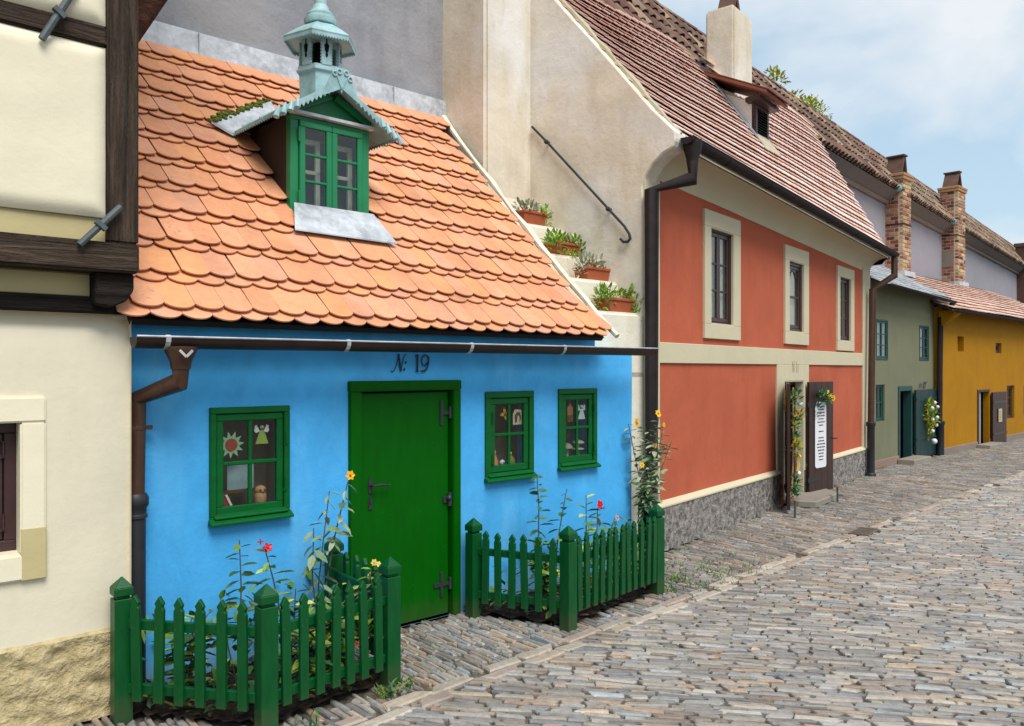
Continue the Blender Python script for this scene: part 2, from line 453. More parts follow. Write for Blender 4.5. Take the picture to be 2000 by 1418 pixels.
def wall_grid(mb, x0, x1, z0, z1, holes, y=0.0, reveal=0.12, th=0.3, res=0.22, amp=0.008, seed=0.0, yf=None):
    """a slightly uneven plastered wall with real openings and reveals"""
    def cuts(a, b, hs):
        c = {a, b} | {h for h in hs if a < h < b}
        c = sorted(c); o = [c[0]]
        for q in c[1:]:
            k = max(1, int(round((q - o[-1]) / res))); st = o[-1]
            for i in range(1, k + 1): o.append(st + (q - st) * i / k)
        return o
    xs = cuts(x0, x1, [h[0] for h in holes] + [h[1] for h in holes])
    zs = cuts(z0, z1, [h[2] for h in holes] + [h[3] for h in holes])
    def Y(x, z):
        d = noise.noise(Vector((x * 1.1 + seed, z * 1.1, seed))) * amp
        for h in holes:
            dx = max(h[0] - x, 0, x - h[1]); dz = max(h[2] - z, 0, z - h[3])
            d *= min(1.0, math.hypot(dx, dz) / 0.25)
        return y + d + (yf(x, z) if yf else 0)
    idx = {}; vs = []; fs = []
    def V(i, j):
        if (i, j) not in idx: idx[(i, j)] = len(vs); vs.append((xs[i], Y(xs[i], zs[j]), zs[j]))
        return idx[(i, j)]
    for i in range(len(xs) - 1):
        for j in range(len(zs) - 1):
            cx = (xs[i] + xs[i + 1]) / 2; cz = (zs[j] + zs[j + 1]) / 2
            if any(h[0] < cx < h[1] and h[2] < cz < h[3] for h in holes): continue
            fs.append((V(i, j), V(i + 1, j), V(i + 1, j + 1), V(i, j + 1)))
    mb.add(vs, fs)
    for h in holes:
        a, b, c, d = h
        mb.add([(a, y, c), (b, y, c), (b, y, d), (a, y, d), (a, y + reveal, c), (b, y + reveal, c), (b, y + reveal, d), (a, y + reveal, d)],
               [(0, 1, 5, 4), (1, 2, 6, 5), (2, 3, 7, 6), (3, 0, 4, 7)])
    yb = y + th; e = y + amp * 0.2
    mb.add([(x0, e, z0), (x1, e, z0), (x1, e, z1), (x0, e, z1), (x0, yb, z0), (x1, yb, z0), (x1, yb, z1), (x0, yb, z1)],
           [(0, 4, 5, 1), (1, 5, 6, 2), (2, 6, 7, 3), (3, 7, 4, 0)])

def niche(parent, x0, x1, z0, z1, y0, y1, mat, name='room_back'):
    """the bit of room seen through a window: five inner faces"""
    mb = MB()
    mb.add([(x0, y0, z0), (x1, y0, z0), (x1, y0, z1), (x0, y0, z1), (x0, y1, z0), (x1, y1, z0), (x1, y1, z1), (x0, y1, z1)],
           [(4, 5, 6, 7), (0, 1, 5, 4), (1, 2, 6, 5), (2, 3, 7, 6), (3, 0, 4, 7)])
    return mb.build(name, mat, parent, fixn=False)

def ring(mb, x0, x1, z0, z1, w, y0, y1, wb=None, wt=None):
    wb = wb or w; wt = wt or w
    mb.box(x0, x1, y0, y1, z1 - wt, z1); mb.box(x0, x1, y0, y1, z0, z0 + wb)
    mb.box(x0, x0 + w, y0, y1, z0 + wb, z1 - wt); mb.box(x1 - w, x1, y0, y1, z0 + wb, z1 - wt)

def window(house_, x0, x1, z0, z1, y, mat, cols=2, rows=2, fw=0.03, sw=0.04, mw=0.02, sashes=1, dp=0.05, sill=False, label=None, hinges=None, bev=0.004, backmat='room', backd=0.24, arch=False):
    """frame (the part) with sash, panes, sill and hinges as its sub-parts"""
    mb = MB(); ring(mb, x0, x1, z0, z1, fw, y, y + dp)
    f = mb.build('window', mat, house_, bevel=bev)
    if label: f['label'] = label
    ix0, ix1, iz0, iz1 = x0 + fw + 0.003, x1 - fw - 0.003, z0 + fw + 0.003, z1 - fw - 0.003
    ws = (ix1 - ix0) / sashes
    for k in range(sashes):
        a = ix0 + k * ws + (0.002 if k else 0); b = ix0 + (k + 1) * ws - (0.002 if k < sashes - 1 else 0)
        mb = MB(); ys = y + 0.012
        ring(mb, a, b, iz0, iz1, sw, ys, ys + 0.03, wb=sw * 1.15)
        pa, pb, pc, pd = a + sw, b - sw, iz0 + sw * 1.15, iz1 - sw
        xs = [pa + (pb - pa) * i / cols for i in range(cols + 1)]; zs = [pc + (pd - pc) * i / rows for i in range(rows + 1)]
        for i in range(1, cols): mb.box(xs[i] - mw / 2, xs[i] + mw / 2, ys + 0.003, ys + 0.024, pc - 0.002, pd + 0.002)
        for i in range(1, rows): mb.box(pa - 0.002, pb + 0.002, ys + 0.001, ys + 0.027, zs[i] - mw / 2, zs[i] + mw / 2)
        if arch:
            pts = []
            for sgn in (-1, 1):
                cxm = (pa + pb) / 2; q = []
                for i in range(7):
                    t = i / 6.0
                    q.append((cxm + sgn * (pb - pa) * 0.42 * math.cos(t * math.pi / 2), ys + 0.012, zs[1] + (pd - zs[1]) * 0.97 * math.sin(t * math.pi / 2)))
                mb.tube(q, 0.010, 6)
        mb.build('sash', mat, f, bevel=bev)
        for i in range(cols):
            for j in range(rows):
                g = MB(); g.box(xs[i], xs[i + 1], ys + 0.013, ys + 0.016, zs[j], zs[j + 1])
                g.build('pane', m['glass'], f)
    if sill:
        g = MB()
        g.prism([(y - 0.035, z0 - 0.012), (y - 0.035, z0 + 0.004), (y + 0.01, z0 + 0.028), (y + 0.02, z0 - 0.012)], 'x', x0 - 0.008, x1 + 0.008)
        g.prism([(y - 0.018, z0 + 0.022), (y - 0.018, z0 + 0.034), (y + 0.012, z0 + 0.05), (y + 0.012, z0 + 0.022)], 'x', x0 + 0.02, x1 - 0.02)
        g.build('sill', mat, f, bevel=0.003)
    for hx, hz in (hinges or []):
        g = MB(); g.tube([(hx, y - 0.006, hz - 0.035), (hx, y - 0.006, hz + 0.035)], 0.006, 6); g.box(hx - 0.012, hx + 0.012, y - 0.004, y + 0.002, hz - 0.045, hz - 0.03)
        g.build('hinge', mat, f)
    if backmat: niche(f, x0 + 0.01, x1 - 0.01, z0 + 0.01, z1 - 0.01, y + dp, y + dp + backd, m[backmat])
    return f

def gutter(parent, x0, x1, y, z0, z1, r, mat, brackets=(), bmat=None):
    """half-round gutter from (x0,z0) to (x1,z1), open on top"""
    mb = MB(); n = 9; vs = []
    k = 8
    for i in range(k + 1):
        t = i / k; x = x0 + (x1 - x0) * t; z = z0 + (z1 - z0) * t
        for rr in (r, r - 0.004):
            for j in range(n):
                a = math.pi + math.pi * j / (n - 1)
                vs.append((x, y + rr * math.cos(a), z + rr * math.sin(a)))
    fs = []
    for i in range(k):
        b = i * 2 * n; c = b + 2 * n
        for j in range(n - 1):
            fs += [(b + j, c + j, c + j + 1, b + j + 1), (b + n + j, b + n + j + 1, c + n + j + 1, c + n + j)]
        fs += [(b, b + n, c + n, c), (b + n - 1, c + n - 1, c + 2 * n - 1, b + 2 * n - 1)]
    for b in (0, k * 2 * n):
        for j in range(n - 1): fs.append((b + j, b + j + 1, b + n + j + 1, b + n + j))
        fs.append(tuple(b + n + j for j in range(n)))
    mb.add(vs, fs)
    g = mb.build('gutter', mat, parent, smooth=True)
    lip = MB(); lip.tube([(x0, y - r, z0 + 0.004), (x1, y - r, z1 + 0.004)], 0.006, 6)
    lip.build('rolled_edge', bmat or mat, g)
    for x in brackets:
        z = z0 + (z1 - z0) * (x - x0) / (x1 - x0)
        b = MB(); q = []
        for j in range(9):
            a = math.pi + math.pi * j / 8
            q.append((x, y + (r + 0.003) * math.cos(a), z + (r + 0.003) * math.sin(a)))
        q = [(x, y - r + 0.01, z + 0.012)] + q
        for p0, p1 in zip(q[:-1], q[1:]): b.bar(p0, p1, 0.022, 0.005, up=(1, 0, 0)) if False else b.bar(p0, p1, 0.004, 0.024, up=(1, 0, 0))
        b.build('bracket', bmat or m['zinc'], g)
    return g

TILE_CACHE = {}
def tile_mesh(w, L, t, key, mat):
    """a beaver-tail clay tile lying in xy: rounded lower end at y=0, thickness up z"""
    if key in TILE_CACHE: return TILE_CACHE[key]
    mb = MB(); mb.add(*tile_geo(w, L, t))
    me_o = mb.build('tile', mat, None)
    me = me_o.data; bpy.data.objects.remove(me_o)
    TILE_CACHE[key] = me
    return me
def tile_geo(w, L, t, n=8, sag=0.26):
    s_ = w * sag; rr = (w * w / 4 + s_ * s_) / (2 * s_); pts = []
    for i in range(n + 1):
        x = (-1 + 2 * i / n) * w / 2; pts.append((x, rr - math.sqrt(max(0.0, rr * rr - x * x))))
    pts += [(w / 2, L), (-w / 2, L)]
    k = len(pts)
    vs = [(x, y, 0) for x, y in pts] + [(x, y, t) for x, y in pts]
    fs = [tuple(range(k - 1, -1, -1)), tuple(range(k, 2 * k))] + [(i, (i + 1) % k, k + (i + 1) % k, k + i) for i in range(k)]
    return vs, fs

def clump(mb, c, rad, n, size, cols, up=0.3, flat=1.0):
    """n small leaves through an ellipsoid"""
    for _ in range(n):
        d = Vector((random.gauss(0, 1), random.gauss(0, 1), random.gauss(0, 1)))
        if d.length < 1e-3: continue
        d.normalize(); d *= random.random() ** 0.45
        p = Vector((c[0] + d.x * rad[0], c[1] + d.y * rad[1], c[2] + d.z * rad[2]))
        leaf(mb, p, (d + Vector((random.uniform(-.6, .6), random.uniform(-.6, .6), random.uniform(-.3, .6) + up))), size * random.uniform(.6, 1.3), random.choice(cols))
def leaf(mb, p, d, s, col, w=0.42):
    d = Vector(d)
    if d.length < 1e-3: d = Vector((0, 0, 1))
    d.normalize()
    a = d.cross(Vector((random.uniform(-.4, .4), random.uniform(-.4, .4), 1)))
    if a.length < 1e-3: a = Vector((1, 0, 0))
    a.normalize(); n = a.cross(d)
    k = random.uniform(0.8, 1.15)
    mb.tint = tuple(max(0, q * k) for q in col[:3])
    p = Vector(p)
    q = [p, p + d * s * .35 + a * s * w * .5 + n * s * .06, p + d * s * .75 + a * s * w * .36 + n * s * .03, p + d * s - n * s * .08,
         p + d * s * .75 - a * s * w * .36 + n * s * .03, p + d * s * .35 - a * s * w * .5 + n * s * .06, p + d * s * .5 - n * s * .02]
    mb.add(q, [(0, 1, 6), (1, 2, 6), (2, 3, 6), (3, 4, 6), (4, 5, 6), (5, 0, 6)])

# ------------------------------------------------------------------ ground and paving
def kerb_y(xb): return -1.01 + 0.066 * xb            # the pale kerb line, in the blue facade's axes
g = MB(); g.add([(-400, -60, -0.03), (600, -60, -0.03), (600, 900, -0.03), (-400, 900, -0.03)], [(0, 1, 2, 3)])
ground = g.build('ground', m['joint'], kind='structure')
street = bpy.data.objects.new('street', None); C.objects.link(street); street['kind'] = 'structure'
pavement = bpy.data.objects.new('pavement', None); C.objects.link(pavement); pavement['kind'] = 'structure'

BEDS = [[(-1.86, -0.2), (-1.40, -0.83), (-0.66, -0.76), (-0.60, 0.02), (-1.86, 0.02)],
        [(0.50, 0.02), (0.50, -0.15), (0.77, -0.74), (1.88, -0.60), (2.62, -0.0), (2.6, 0.1)]]
def inpoly(x, y, P):
    r = False; j = len(P) - 1
    for i in range(len(P)):
        if (P[i][1] > y) != (P[j][1] > y) and x < (P[j][0] - P[i][0]) * (y - P[i][1]) / (P[j][1] - P[i][1]) + P[i][0]: r = not r
        j = i
    return r
def blocked(X, Y):
    """under a building or a flower bed"""
    xb, yb = FB.l(X, Y)
    if xb < -1.72: 
        if yb > -0.165: return True
    elif xb < 2.4:
        if yb > 0.0: return True
    xr, yr = FRD.l(X, Y)
    if -0.3 < xr < 7.7 and yr > -0.04: return True
    xg, yg = FG.l(X, Y)
    if -0.3 < xg < 3.6 and yg > 0.0: return True
    xy, yy = FY.l(X, Y)
    if -0.4 < xy and yy > 0.0: return True
    for P in BEDS:
        if inpoly(xb, yb, P): return True
    if 3.55 < xr < 4.95 and -0.42 < yr: return True
    if 2.2 < xr < 2.72 and -1.38 < yr < -1.14: return True
    return False
def view(X, Y):
    if Y < 2.0: return None
    u = 1000 + 1600 * X / Y; v = 721 + 1600 * 1.7 / Y
    return (u, v if 0 < u < 2000 and v < 1418 else v - 5000) if -500 < u < 3100 else None

GREYS = ['#8f8f8e', '#9a978f', '#7f858c', '#a39a8c', '#b0a797', '#8b8178', '#98a0a6', '#77797d', '#a8a29a', '#958a7e', '#b6ae9f', '#6f7479', '#8a8e90']
WARMS = ['#b5936c', '#bd9b77', '#ab8468', '#c4ae88', '#b39a84', '#a98f7b', '#c0a98d']
BLUES = ['#7c8a99', '#8796a3', '#9aa7b0']
def stone_col():
    r = random.random()
    c = lin(random.choice(GREYS if r < 0.76 else WARMS if r < 0.93 else BLUES))
    k = random.uniform(0.66, 1.28)
    return tuple((q * .68 + (c[0] + c[1] + c[2]) / 3 * j_ * .32) * k * .62 + e * .38 for q, j_, e in zip(c[:3], (1.05, .99, .92), (.215, .193, .172)))
def stone_geo(L, W, far):
    """a split flagstone set on edge: uneven outline, worn crown"""
    sk = random.uniform(-0.9, 0.9) * W; sk2 = random.uniform(-0.9, 0.9) * W
    j = lambda a: random.uniform(-a, a)
    hl, hw = L / 2, W / 2
    o = [(-hl + max(0, sk) + j(.006), -hw + j(.004)), (j(L * .15), -hw + j(.007)), (hl - max(0, sk2) + j(.006), -hw + j(.004)),
         (hl + min(0, sk2) + j(.006), hw + j(.004)), (j(L * .15), hw + j(.007)), (-hl - min(0, sk) + j(.006), hw + j(.004))]
    h = random.uniform(-0.002, 0.006); tx = j(.03); ty = j(.08)
    def up(x, y, d): return (x, y, h + tx * x + ty * y - d)
    ins = min(0.010, W * .18)
    def shrink(p, e): return (p[0] * (1 - e / hl), p[1] * (1 - e / hw))
    n = 6
    vs = [up(*shrink(p, ins), 0) for p in o] + [up(*p, 0.009) for p in o] + [(p[0], p[1], -0.03) for p in o]
    fs = [tuple(range(n))]
    for r_ in (0, 1):
        for i in range(n): fs.append((r_ * n + i, r_ * n + n + i, r_ * n + n + (i + 1) % n, r_ * n + (i + 1) % n))
    return vs, fs
def lay(region, ang, seedx, wrng, lrng, near, out, warp):
    """rows of stones; region(X, Y) says where; returns placed list"""
    ca, sa = math.cos(ang), math.sin(ang)
    b = -30.0
    while b < 30.0:
        W = random.uniform(*wrng)
        a = -30.0 + random.random()
        while a < 40.0:
            L = random.uniform(*lrng)
            if random.random() < .18: L *= 0.6
            ac = a + L / 2; bc = b + W / 2 + warp * math.sin(ac * 0.9 + b * .35) + 0.4 * warp * math.sin(ac * 2.3 + b)
            X = ac * ca - bc * sa + 6; Y = ac * sa + bc * ca + 12
            a += L + random.uniform(.002, .007)
            q = view(X, Y)
            if q is None or Y > 30 or not region(X, Y) or blocked(X, Y): continue
            k = warp * 0.9 * math.cos(ac * 0.9 + b * .35)
            out.append((q[1], X, Y, ang + math.atan(k) + random.uniform(-.08, .08), L, W * random.uniform(.88, 1.0) - 0.0048))
        b += W + random.uniform(.002, .006)
def is_street(X, Y):
    xb, yb = FB.l(X, Y); return yb < kerb_y(xb) - 0.052
def is_pave(X, Y):
    xb, yb = FB.l(X, Y); return yb > kerb_y(xb) + 0.06
st = []; pv = []
lay(is_street, R(-12.9), 0, (0.022, 0.052), (0.09, 0.27), 0, st, 0.07)
lay(is_pave, R(-49), 0, (0.024, 0.046), (0.10, 0.25), 0, pv, 0.02)
kb = []
xb = -3.0
while xb < 26:
    for row in (-0.045, 0.05):
        L = random.uniform(.20, .42); x_ = xb + random.uniform(-.1, .1) + (0.17 if row > 0 else 0)
        P = FB.w(x_, kerb_y(x_) + row)
        q = view(P.x, P.y)
        if q and not blocked(P.x, P.y): kb.append((q[1], P.x, P.y, FB.a + math.atan(0.066) + random.uniform(-.03, .03), L * .97, random.uniform(.075, .092)))
    xb += 0.36
def emit_stones(lst, parent, name, nsingle, pale=False):
    lst.sort(reverse=True)
    mb = MB()
    for i, (v, X, Y, an, L, W) in enumerate(lst):
        vs, fs = stone_geo(L, W, False)
        c = stone_col()
        if pale:
            c = lin(random.choice(['#ada395', '#a89a8a', '#a29e97', '#b3aa9c', '#a5958a'])); k = random.uniform(.78, 1.02); c = (c[0] * k, c[1] * k, c[2] * k)
        if i < nsingle:
            one = MB(); one.tint = c[:3]; one.add(vs, fs)
            o = one.build(name, m['stone'], parent, fixn=False)
            o.location = (X, Y, .004 if pale else 0); o.rotation_euler = (0, 0, an)
        else:
            mb.tint = c[:3]; s0 = len(mb.v); mb.add(vs, fs)
            mb.xform(s0, Matrix.Translation((X, Y, 0)) @ Matrix.Rotation(an, 4, 'Z'))
    if mb.v: mb.build(name.replace('stone', 'stones'), m['stone'], parent, kind='stuff', fixn=False)
emit_stones(st, street, 'paving_stone', 300)
emit_stones(pv, pavement, 'setting_stone', 300)
emit_stones(kb, pavement, 'kerb_stone', 120, pale=True)
def bed_sheet(P, name, z):
    """base sheets under the stones, a step above the ground sheet"""
    b = MB(); b.add([(p.x, p.y, z) for p in P], [tuple(range(len(P)))])
    return b.build(name, m['joint'], street if 'street' in name else pavement)
bed_sheet([FB.w(-6, kerb_y(-6) - 6), FB.w(40, kerb_y(40) - 14), FB.w(40, kerb_y(40)), FB.w(-6, kerb_y(-6))], 'street_bedding', -0.016)
bed_sheet([FB.w(-6, kerb_y(-6)), FB.w(40, kerb_y(40)), FB.w(40, 8), FB.w(-6, 3)], 'pavement_bedding', -0.020)
# iron drain cover
dm = MB(); dm.box(2.25, 2.67, -1.36, -1.16, -0.01, 0.004)
for i in range(9): dm.box(2.275 + i * .042, 2.295 + i * .042, -1.345, -1.175, 0.004, 0.009)
dc = thing('drain_cover', 'dark iron drain cover set in the cobbles beside the pale kerb line', 'drain cover', (FRD.o[0], FRD.o[1], 0), FRD.a)
dm.build('grate', m['cover'], dc)

# ------------------------------------------------------------------ blue house
BH = house('blue_house', 'low bright blue house with green door, orange tiled roof and little dormer', FB)
W1 = (-1.31, -0.832, 0.842, 1.486); W2 = (0.693, 1.172, 0.897, 1.538); W3 = (1.44, 1.885, 0.918, 1.546)
DOOR = (-0.428, 0.455, 0.0, 1.625)
mb = MB()
wall_grid(mb, -2.1, 1.875, 0, 2.05, [(w[0] + .012, w[1] - .012, w[2] + .012, w[3] - .012) for w in (W1, W2)] + [(W3[0] + .012, 1.874, W3[2] + .012, W3[3] - .012)] + [(DOOR[0] + .02, DOOR[1] - .02, 0, DOOR[3] - .02)],
          0.0, 0.16, 0.35, 0.15, 0.016, 3.1)
wall_grid(mb, 1.8752, 2.34, 0, 1.87, [], 0.0, 0.16, 0.19, 0.15, 0.016, 3.1)
mb.box(-2.1, -1.9, 0.35, 2.0, 0, 2.05)
mb.build('wall', m['blue'], BH, smooth=True)
window(BH, *W1, -0.022, m['green_frame'], 2, 2, 0.036, 0.040, 0.022, sill=True, hinges=[(-0.86, 1.30), (-0.865, 1.03)])
window(BH, *W2, -0.018, m['green_frame'], 2, 2, 0.048, 0.044, 0.022, sill=True, hinges=[(0.755, 1.36), (0.755, 1.06)])
window(BH, *W3, -0.018, m['green_frame'], 2, 2, 0.044, 0.042, 0.022, sill=True, hinges=[(1.84, 1.38), (1.84, 1.06)])
# door
mb = MB(); fw = 0.068
mb.box(DOOR[0], DOOR[0] + fw + .02, -0.025, 0.06, 0, DOOR[3] - fw); mb.box(DOOR[1] - fw, DOOR[1], -0.03, 0.06, 0, DOOR[3] - fw)
mb.box(DOOR[0] - .005, DOOR[1] + .005, -0.03, 0.06, DOOR[3] - fw, DOOR[3])
mb.build('door_frame', m['green_door'], BH, bevel=0.006, seg=2)
mb = MB(); dx0, dx1 = DOOR[0] + fw + .034, DOOR[1] - fw - .014
mb.box(dx0, dx1, 0.012, 0.05, 0.012, DOOR[3] - fw - 0.012)
door = mb.build('door', m['green_door'], BH, bevel=0.004)
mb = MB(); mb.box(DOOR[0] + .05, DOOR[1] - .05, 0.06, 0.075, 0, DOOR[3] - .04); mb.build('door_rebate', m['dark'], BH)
mb = MB(); hx = dx0 + 0.065
mb.box(hx - .014, hx + .014, 0.004, 0.014, 0.905, 0.985); mb.prism([(hx - .012, .985), (hx + .012, .985), (hx, 1.012)], 'y', .004, .014)
mb.tube([(hx, .012, .955), (hx, -.038, .955)], .009, 8); mb.tube([(hx, -.034, .955), (hx + .06, -.036, .957), (hx + .125, -.03, .95)], [.009, .007, .006], 8)
mb.build('handle', m['iron'], door, smooth=True)
mb = MB(); mb.prism([(hx - .014, .80), (hx + .014, .80), (hx + .009, .87), (hx, .885), (hx - .009, .87)], 'y', .004, .014); mb.tube([(hx, .004, .845), (hx, -.004, .845)], .008, 8)
mb.build('keyhole_plate', m['iron'], door)
for hz, style in ((1.40, 0), (0.80, 1), (0.22, 2)):
    mb = MB(); ex = dx1
    if style != 1:
        mb.box(ex - .075, ex - .052, 0.002, 0.013, hz - .085, hz + .085); mb.bar((ex - .13 if style == 2 else ex - .075, .005, hz), (ex + .07, .005, hz), .008, .026)
        mb.tube([(ex + .005, -.002, hz - .04), (ex + .005, -.002, hz + .04)], .012, 8)
    else:
        mb.tube([(ex, -.004, hz - .045), (ex, -.004, hz + .045)], .016, 8); mb.sphere((ex - .012, -.012, hz + .012), .02, 8, 5); mb.box(ex - .05, ex + .05, .0, .012, hz - .02, hz + .02)
    mb.build('hinge', m['iron'], door)
# house number painted over the door
def glyphs(parent_, groups, y, t, mat):
    root = None; k = 0
    for nm, strokes in groups:
        mb = MB()
        for w_, pts in strokes: mb.ribbon(pts, w_, y - k * .0003, t); k += 1
        o = mb.build('house_number' if root is None else nm, mat, root or parent_)
        root = root or o
glyphs(BH, [('letter', [(0.006, [(-.114, 1.688), (-.104, 1.682), (-.093, 1.69), (-.078, 1.714), (-.05, 1.798)]), (0.013, [(-.056, 1.797), (-.038, 1.688)]),
                (0.006, [(-.037, 1.687), (-.02, 1.765), (-.009, 1.79), (.004, 1.797)])]), ('dot', [(0.012, [(-.003, 1.741), (.002, 1.748)])]), ('dot', [(0.012, [(-.014, 1.694), (-.009, 1.702)])]),
                ('digit', [(0.006, [(.078, 1.788), (.096, 1.796)]), (0.014, [(.096, 1.796), (.094, 1.686)]), (0.006, [(.078, 1.684), (.109, 1.684)])]),
                ('digit', [(0.008, [(.182, 1.775), (.17, 1.794), (.152, 1.796), (.133, 1.778), (.128, 1.75), (.139, 1.726), (.158, 1.724), (.177, 1.745)]),
                (0.011, [(.186, 1.782), (.184, 1.738), (.172, 1.703), (.15, 1.686), (.126, 1.688)])])], -.0095, .0025, m['numeral'])
# roof
RZ, RM, RY = 1.940, 0.991, -0.22
al = math.atan(RM); ca, sa = math.cos(al), math.sin(al)
def roofpt(x, v, h=0.0): return (x, RY + v * ca - h * sa, RZ + v * sa + h * ca)       # v up the slope, h out of it
SL = (2.07 - RY) / ca
mb = MB()
for h0, h1 in ((-0.07, -0.03),):
    vs = [roofpt(x, v, h) for h in (h0, h1) for x, v in ((-1.77, .05), (1.80, .05), (1.83, SL), (-1.84, SL))]
    mb.add(vs, [(3, 2, 1, 0), (4, 5, 6, 7), (0, 1, 5, 4), (1, 2, 6, 5), (2, 3, 7, 6), (3, 0, 4, 7)])
roof = mb.build('roof', m['tar'], BH)
TW, TL, TT = 0.158, 0.345, 0.008
NP = 11; PITCH = SL / NP * 0.998
tm = tile_mesh(TW - 0.003, TL, TT, 'orange', m['tile_obj'])
ORANGE = ['#d49068', '#d99874', '#d6946a', '#cc8c6a', '#dba07e', '#d28a64', '#c9917a', '#d8955f']
DCX = -0.205                                       # dormer centre line
def in_dormer(x, v):
    y = RY + v * ca; d = abs(x - DCX)
    if y < 0.42: return False
    if y < 0.62: return d < 0.33
    if y < 1.26: return d < 0.34
    return d < 0.36 * (1.62 - y) / 0.36
singles = 0; joined = MB()
for j in range(NP):
    for row in (0, 1):                             # lower and upper row of each crown-cover pair
        v0 = j * PITCH + (0.0 if row == 0 else 0.058) - 0.01
        off = 0.0 if row == 0 else TW / 2
        n = int((1.885 + 1.775) / TW) + 1
        for i in range(n):
            x = -1.775 + off + i * TW + 0.004 * math.sin(i * 3.1 + j)
            if x + TW * 0.42 > 1.845 + .04 * j / NP - .075 * math.sin(math.pi * min(1, j / NP)): continue
            if in_dormer(x, v0 + 0.13): continue
            tilt = -0.145 + random.uniform(-.010, .010)
            base = roofpt(x, v0 + random.uniform(-.006, .006), 0.036 + (0.016 if row else 0.0))
            Rm = Matrix.Rotation(al, 3, 'X') @ Matrix.Rotation(tilt, 3, 'X') @ Matrix.Rotation(random.uniform(-.012, .012), 3, 'Z')
            c = lin(random.choice(ORANGE)); k = random.uniform(.94, 1.06); c0 = lin('#d99e7a'); c = tuple((p * .55 + q * .45) * k for p, q in zip(c[:3], c0[:3])) + (1,)
            if row == 1 and singles < 300:
                piece('tile', tm, roof, base, Rm, c); singles += 1
            else:
                joined.tint = c[:3]; s0 = len(joined.v); joined.add(*tile_geo(TW - .003, TL, TT))
                joined.xform(s0, Matrix.Translation(base) @ Rm.to_4x4())
joined.build('tiles', m['tile_attr'], roof, kind='stuff')
mb = MB()                                           # mortar fillet along the right edge of the roof
pth = [roofpt(1.895 + .03 * v / 14 - .06 * math.sin(math.pi * v / 14) - .03 + random.uniform(-.006, .006), v * SL / 14, 0.022 + random.uniform(-.008, .01)) for v in range(15)]
mb.tube(pth, [0.025 + random.uniform(-.008, .009) for _ in pth], 7); mb.build('mortar_fillet', m['step_white'], BH, smooth=True)
mb = MB()                                           # lead flashing against the grey wall behind
mb.prism([(2.03, 4.16), (2.065, 4.40), (2.09, 4.40), (2.09, 4.16)], 'x', -2.1, 1.93)
for i in range(4): mb.box(-1.5 + i * .93, -1.494 + i * .93, 2.032, 2.062, 4.2, 4.39)
mb.build('flashing', m['lead'], BH)
# gutter and downpipe
gutter(BH, -1.79, 2.30, -0.26, 1.858, 1.866, 0.056, m['gutter_brown'], (-1.64, -0.61, 0.32, 1.20), m['zinc'])
mb = MB(); px = -1.56
mb.lathe([(.048, 1.70), (.055, 1.74), (.082, 1.80), (.082, 1.815)], px, -.26, 12); mb.tube([(px, -.26, 1.705), (px, -.25, 1.635), (-1.715, -.062, 1.545), (-1.715, -.062, 1.05)], .043, 14)
dp = mb.build('downpipe', m['pipe_brown'], BH, smooth=True)
mb = MB(); mb.bar((px - .035, -.343, 1.795), (px - .003, -.345, 1.762), .006, .012); mb.bar((px - .003, -.345, 1.762), (px + .03, -.341, 1.795), .006, .012); mb.build('chevron_mark', m['zinc'], dp)
mb = MB(); mb.lathe([(.046, 1.385), (.05, 1.39), (.05, 1.405), (.046, 1.41)], -1.715, -.062, 14); mb.bar((-1.68, -.062, 1.397), (-1.635, -.062, 1.397), .02, .022); mb.build('pipe_clip', m['pipe_brown'], dp)
mb = MB(); mb.lathe([(.047, 0.0), (.047, .93), (.056, .935), (.056, .95), (.05, .955), (.052, .985), (.062, 1.0), (.062, 1.04), (.05, 1.06)], -1.715, -.062, 16); mb.build('standpipe', m['pipe_black'], dp, smooth=True)

# dormer (part of the blue house): front frame is the part, its pieces are sub-parts
dfy = 0.59; dx0_, dx1_ = DCX - 0.315, DCX + 0.305; dz0, dz1 = 2.715, 3.42
mb = MB(); ring(mb, dx0_, dx1_, dz0, dz1, 0.062, dfy, dfy + 0.06, wb=0.03, wt=0.03)
dormer = mb.build('dormer', m['dormer_green'], BH, bevel=0.004)
mid = (dx0_ + dx1_) / 2
for a, b in ((dx0_ + .064, mid - .001), (mid + .001, dx1_ - .064)):
    mb = MB(); ys = dfy - 0.018; z0_, z1_ = dz0 + .032, dz1 - .032
    ring(mb, a, b, z0_, z1_, 0.042, ys, ys + .04, wb=.05)
    pa, pb, pc, pd = a + .042, b - .042, z0_ + .05, z1_ - .042
    zz = [pc + (pd - pc) * i / 3 for i in range(4)]
    for i in (1, 2): mb.box(pa - .002, pb + .002, ys + .004, ys + .03, zz[i] - .009, zz[i] + .009)
    mb.build('dormer_sash', m['dormer_green'], dormer, bevel=.005)
    for i in range(3):
        mb = MB(); mb.box(pa, pb, ys + .014, ys + .017, zz[i], zz[i + 1]); mb.build('dormer_pane', m['glass'], dormer)
for hz in (2.86, 3.29):
    mb = MB(); mb.tube([(dx0_ + .058, dfy - .02, hz - .05), (dx0_ + .058, dfy - .02, hz + .05)], .008, 6); mb.build('dormer_hinge', m['dormer_green'], dormer)
niche(dormer, dx0_ + .02, dx1_ - .02, dz0, dz1, dfy + .06, dfy + .5, m['dark'], 'dormer_room')
for a, b in ((dx0_ + .12, mid - .05), (mid + .06, dx1_ - .10)):     # inner white casement seen through the outer one
    mb = MB(); ring(mb, a, b + .02, dz0 + .06, dz1 - .12, .035, dfy + .10, dfy + .12); mb.box(a, b + .02, dfy + .10, dfy + .12, 3.06, 3.085)
    mb.build('inner_casement', m['curtain'], dormer)
ez, az, hw = 3.385, 3.68, 0.465                       # eave and ridge heights, half width of the little roof
fy_ = 0.47                                          # front of the overhang
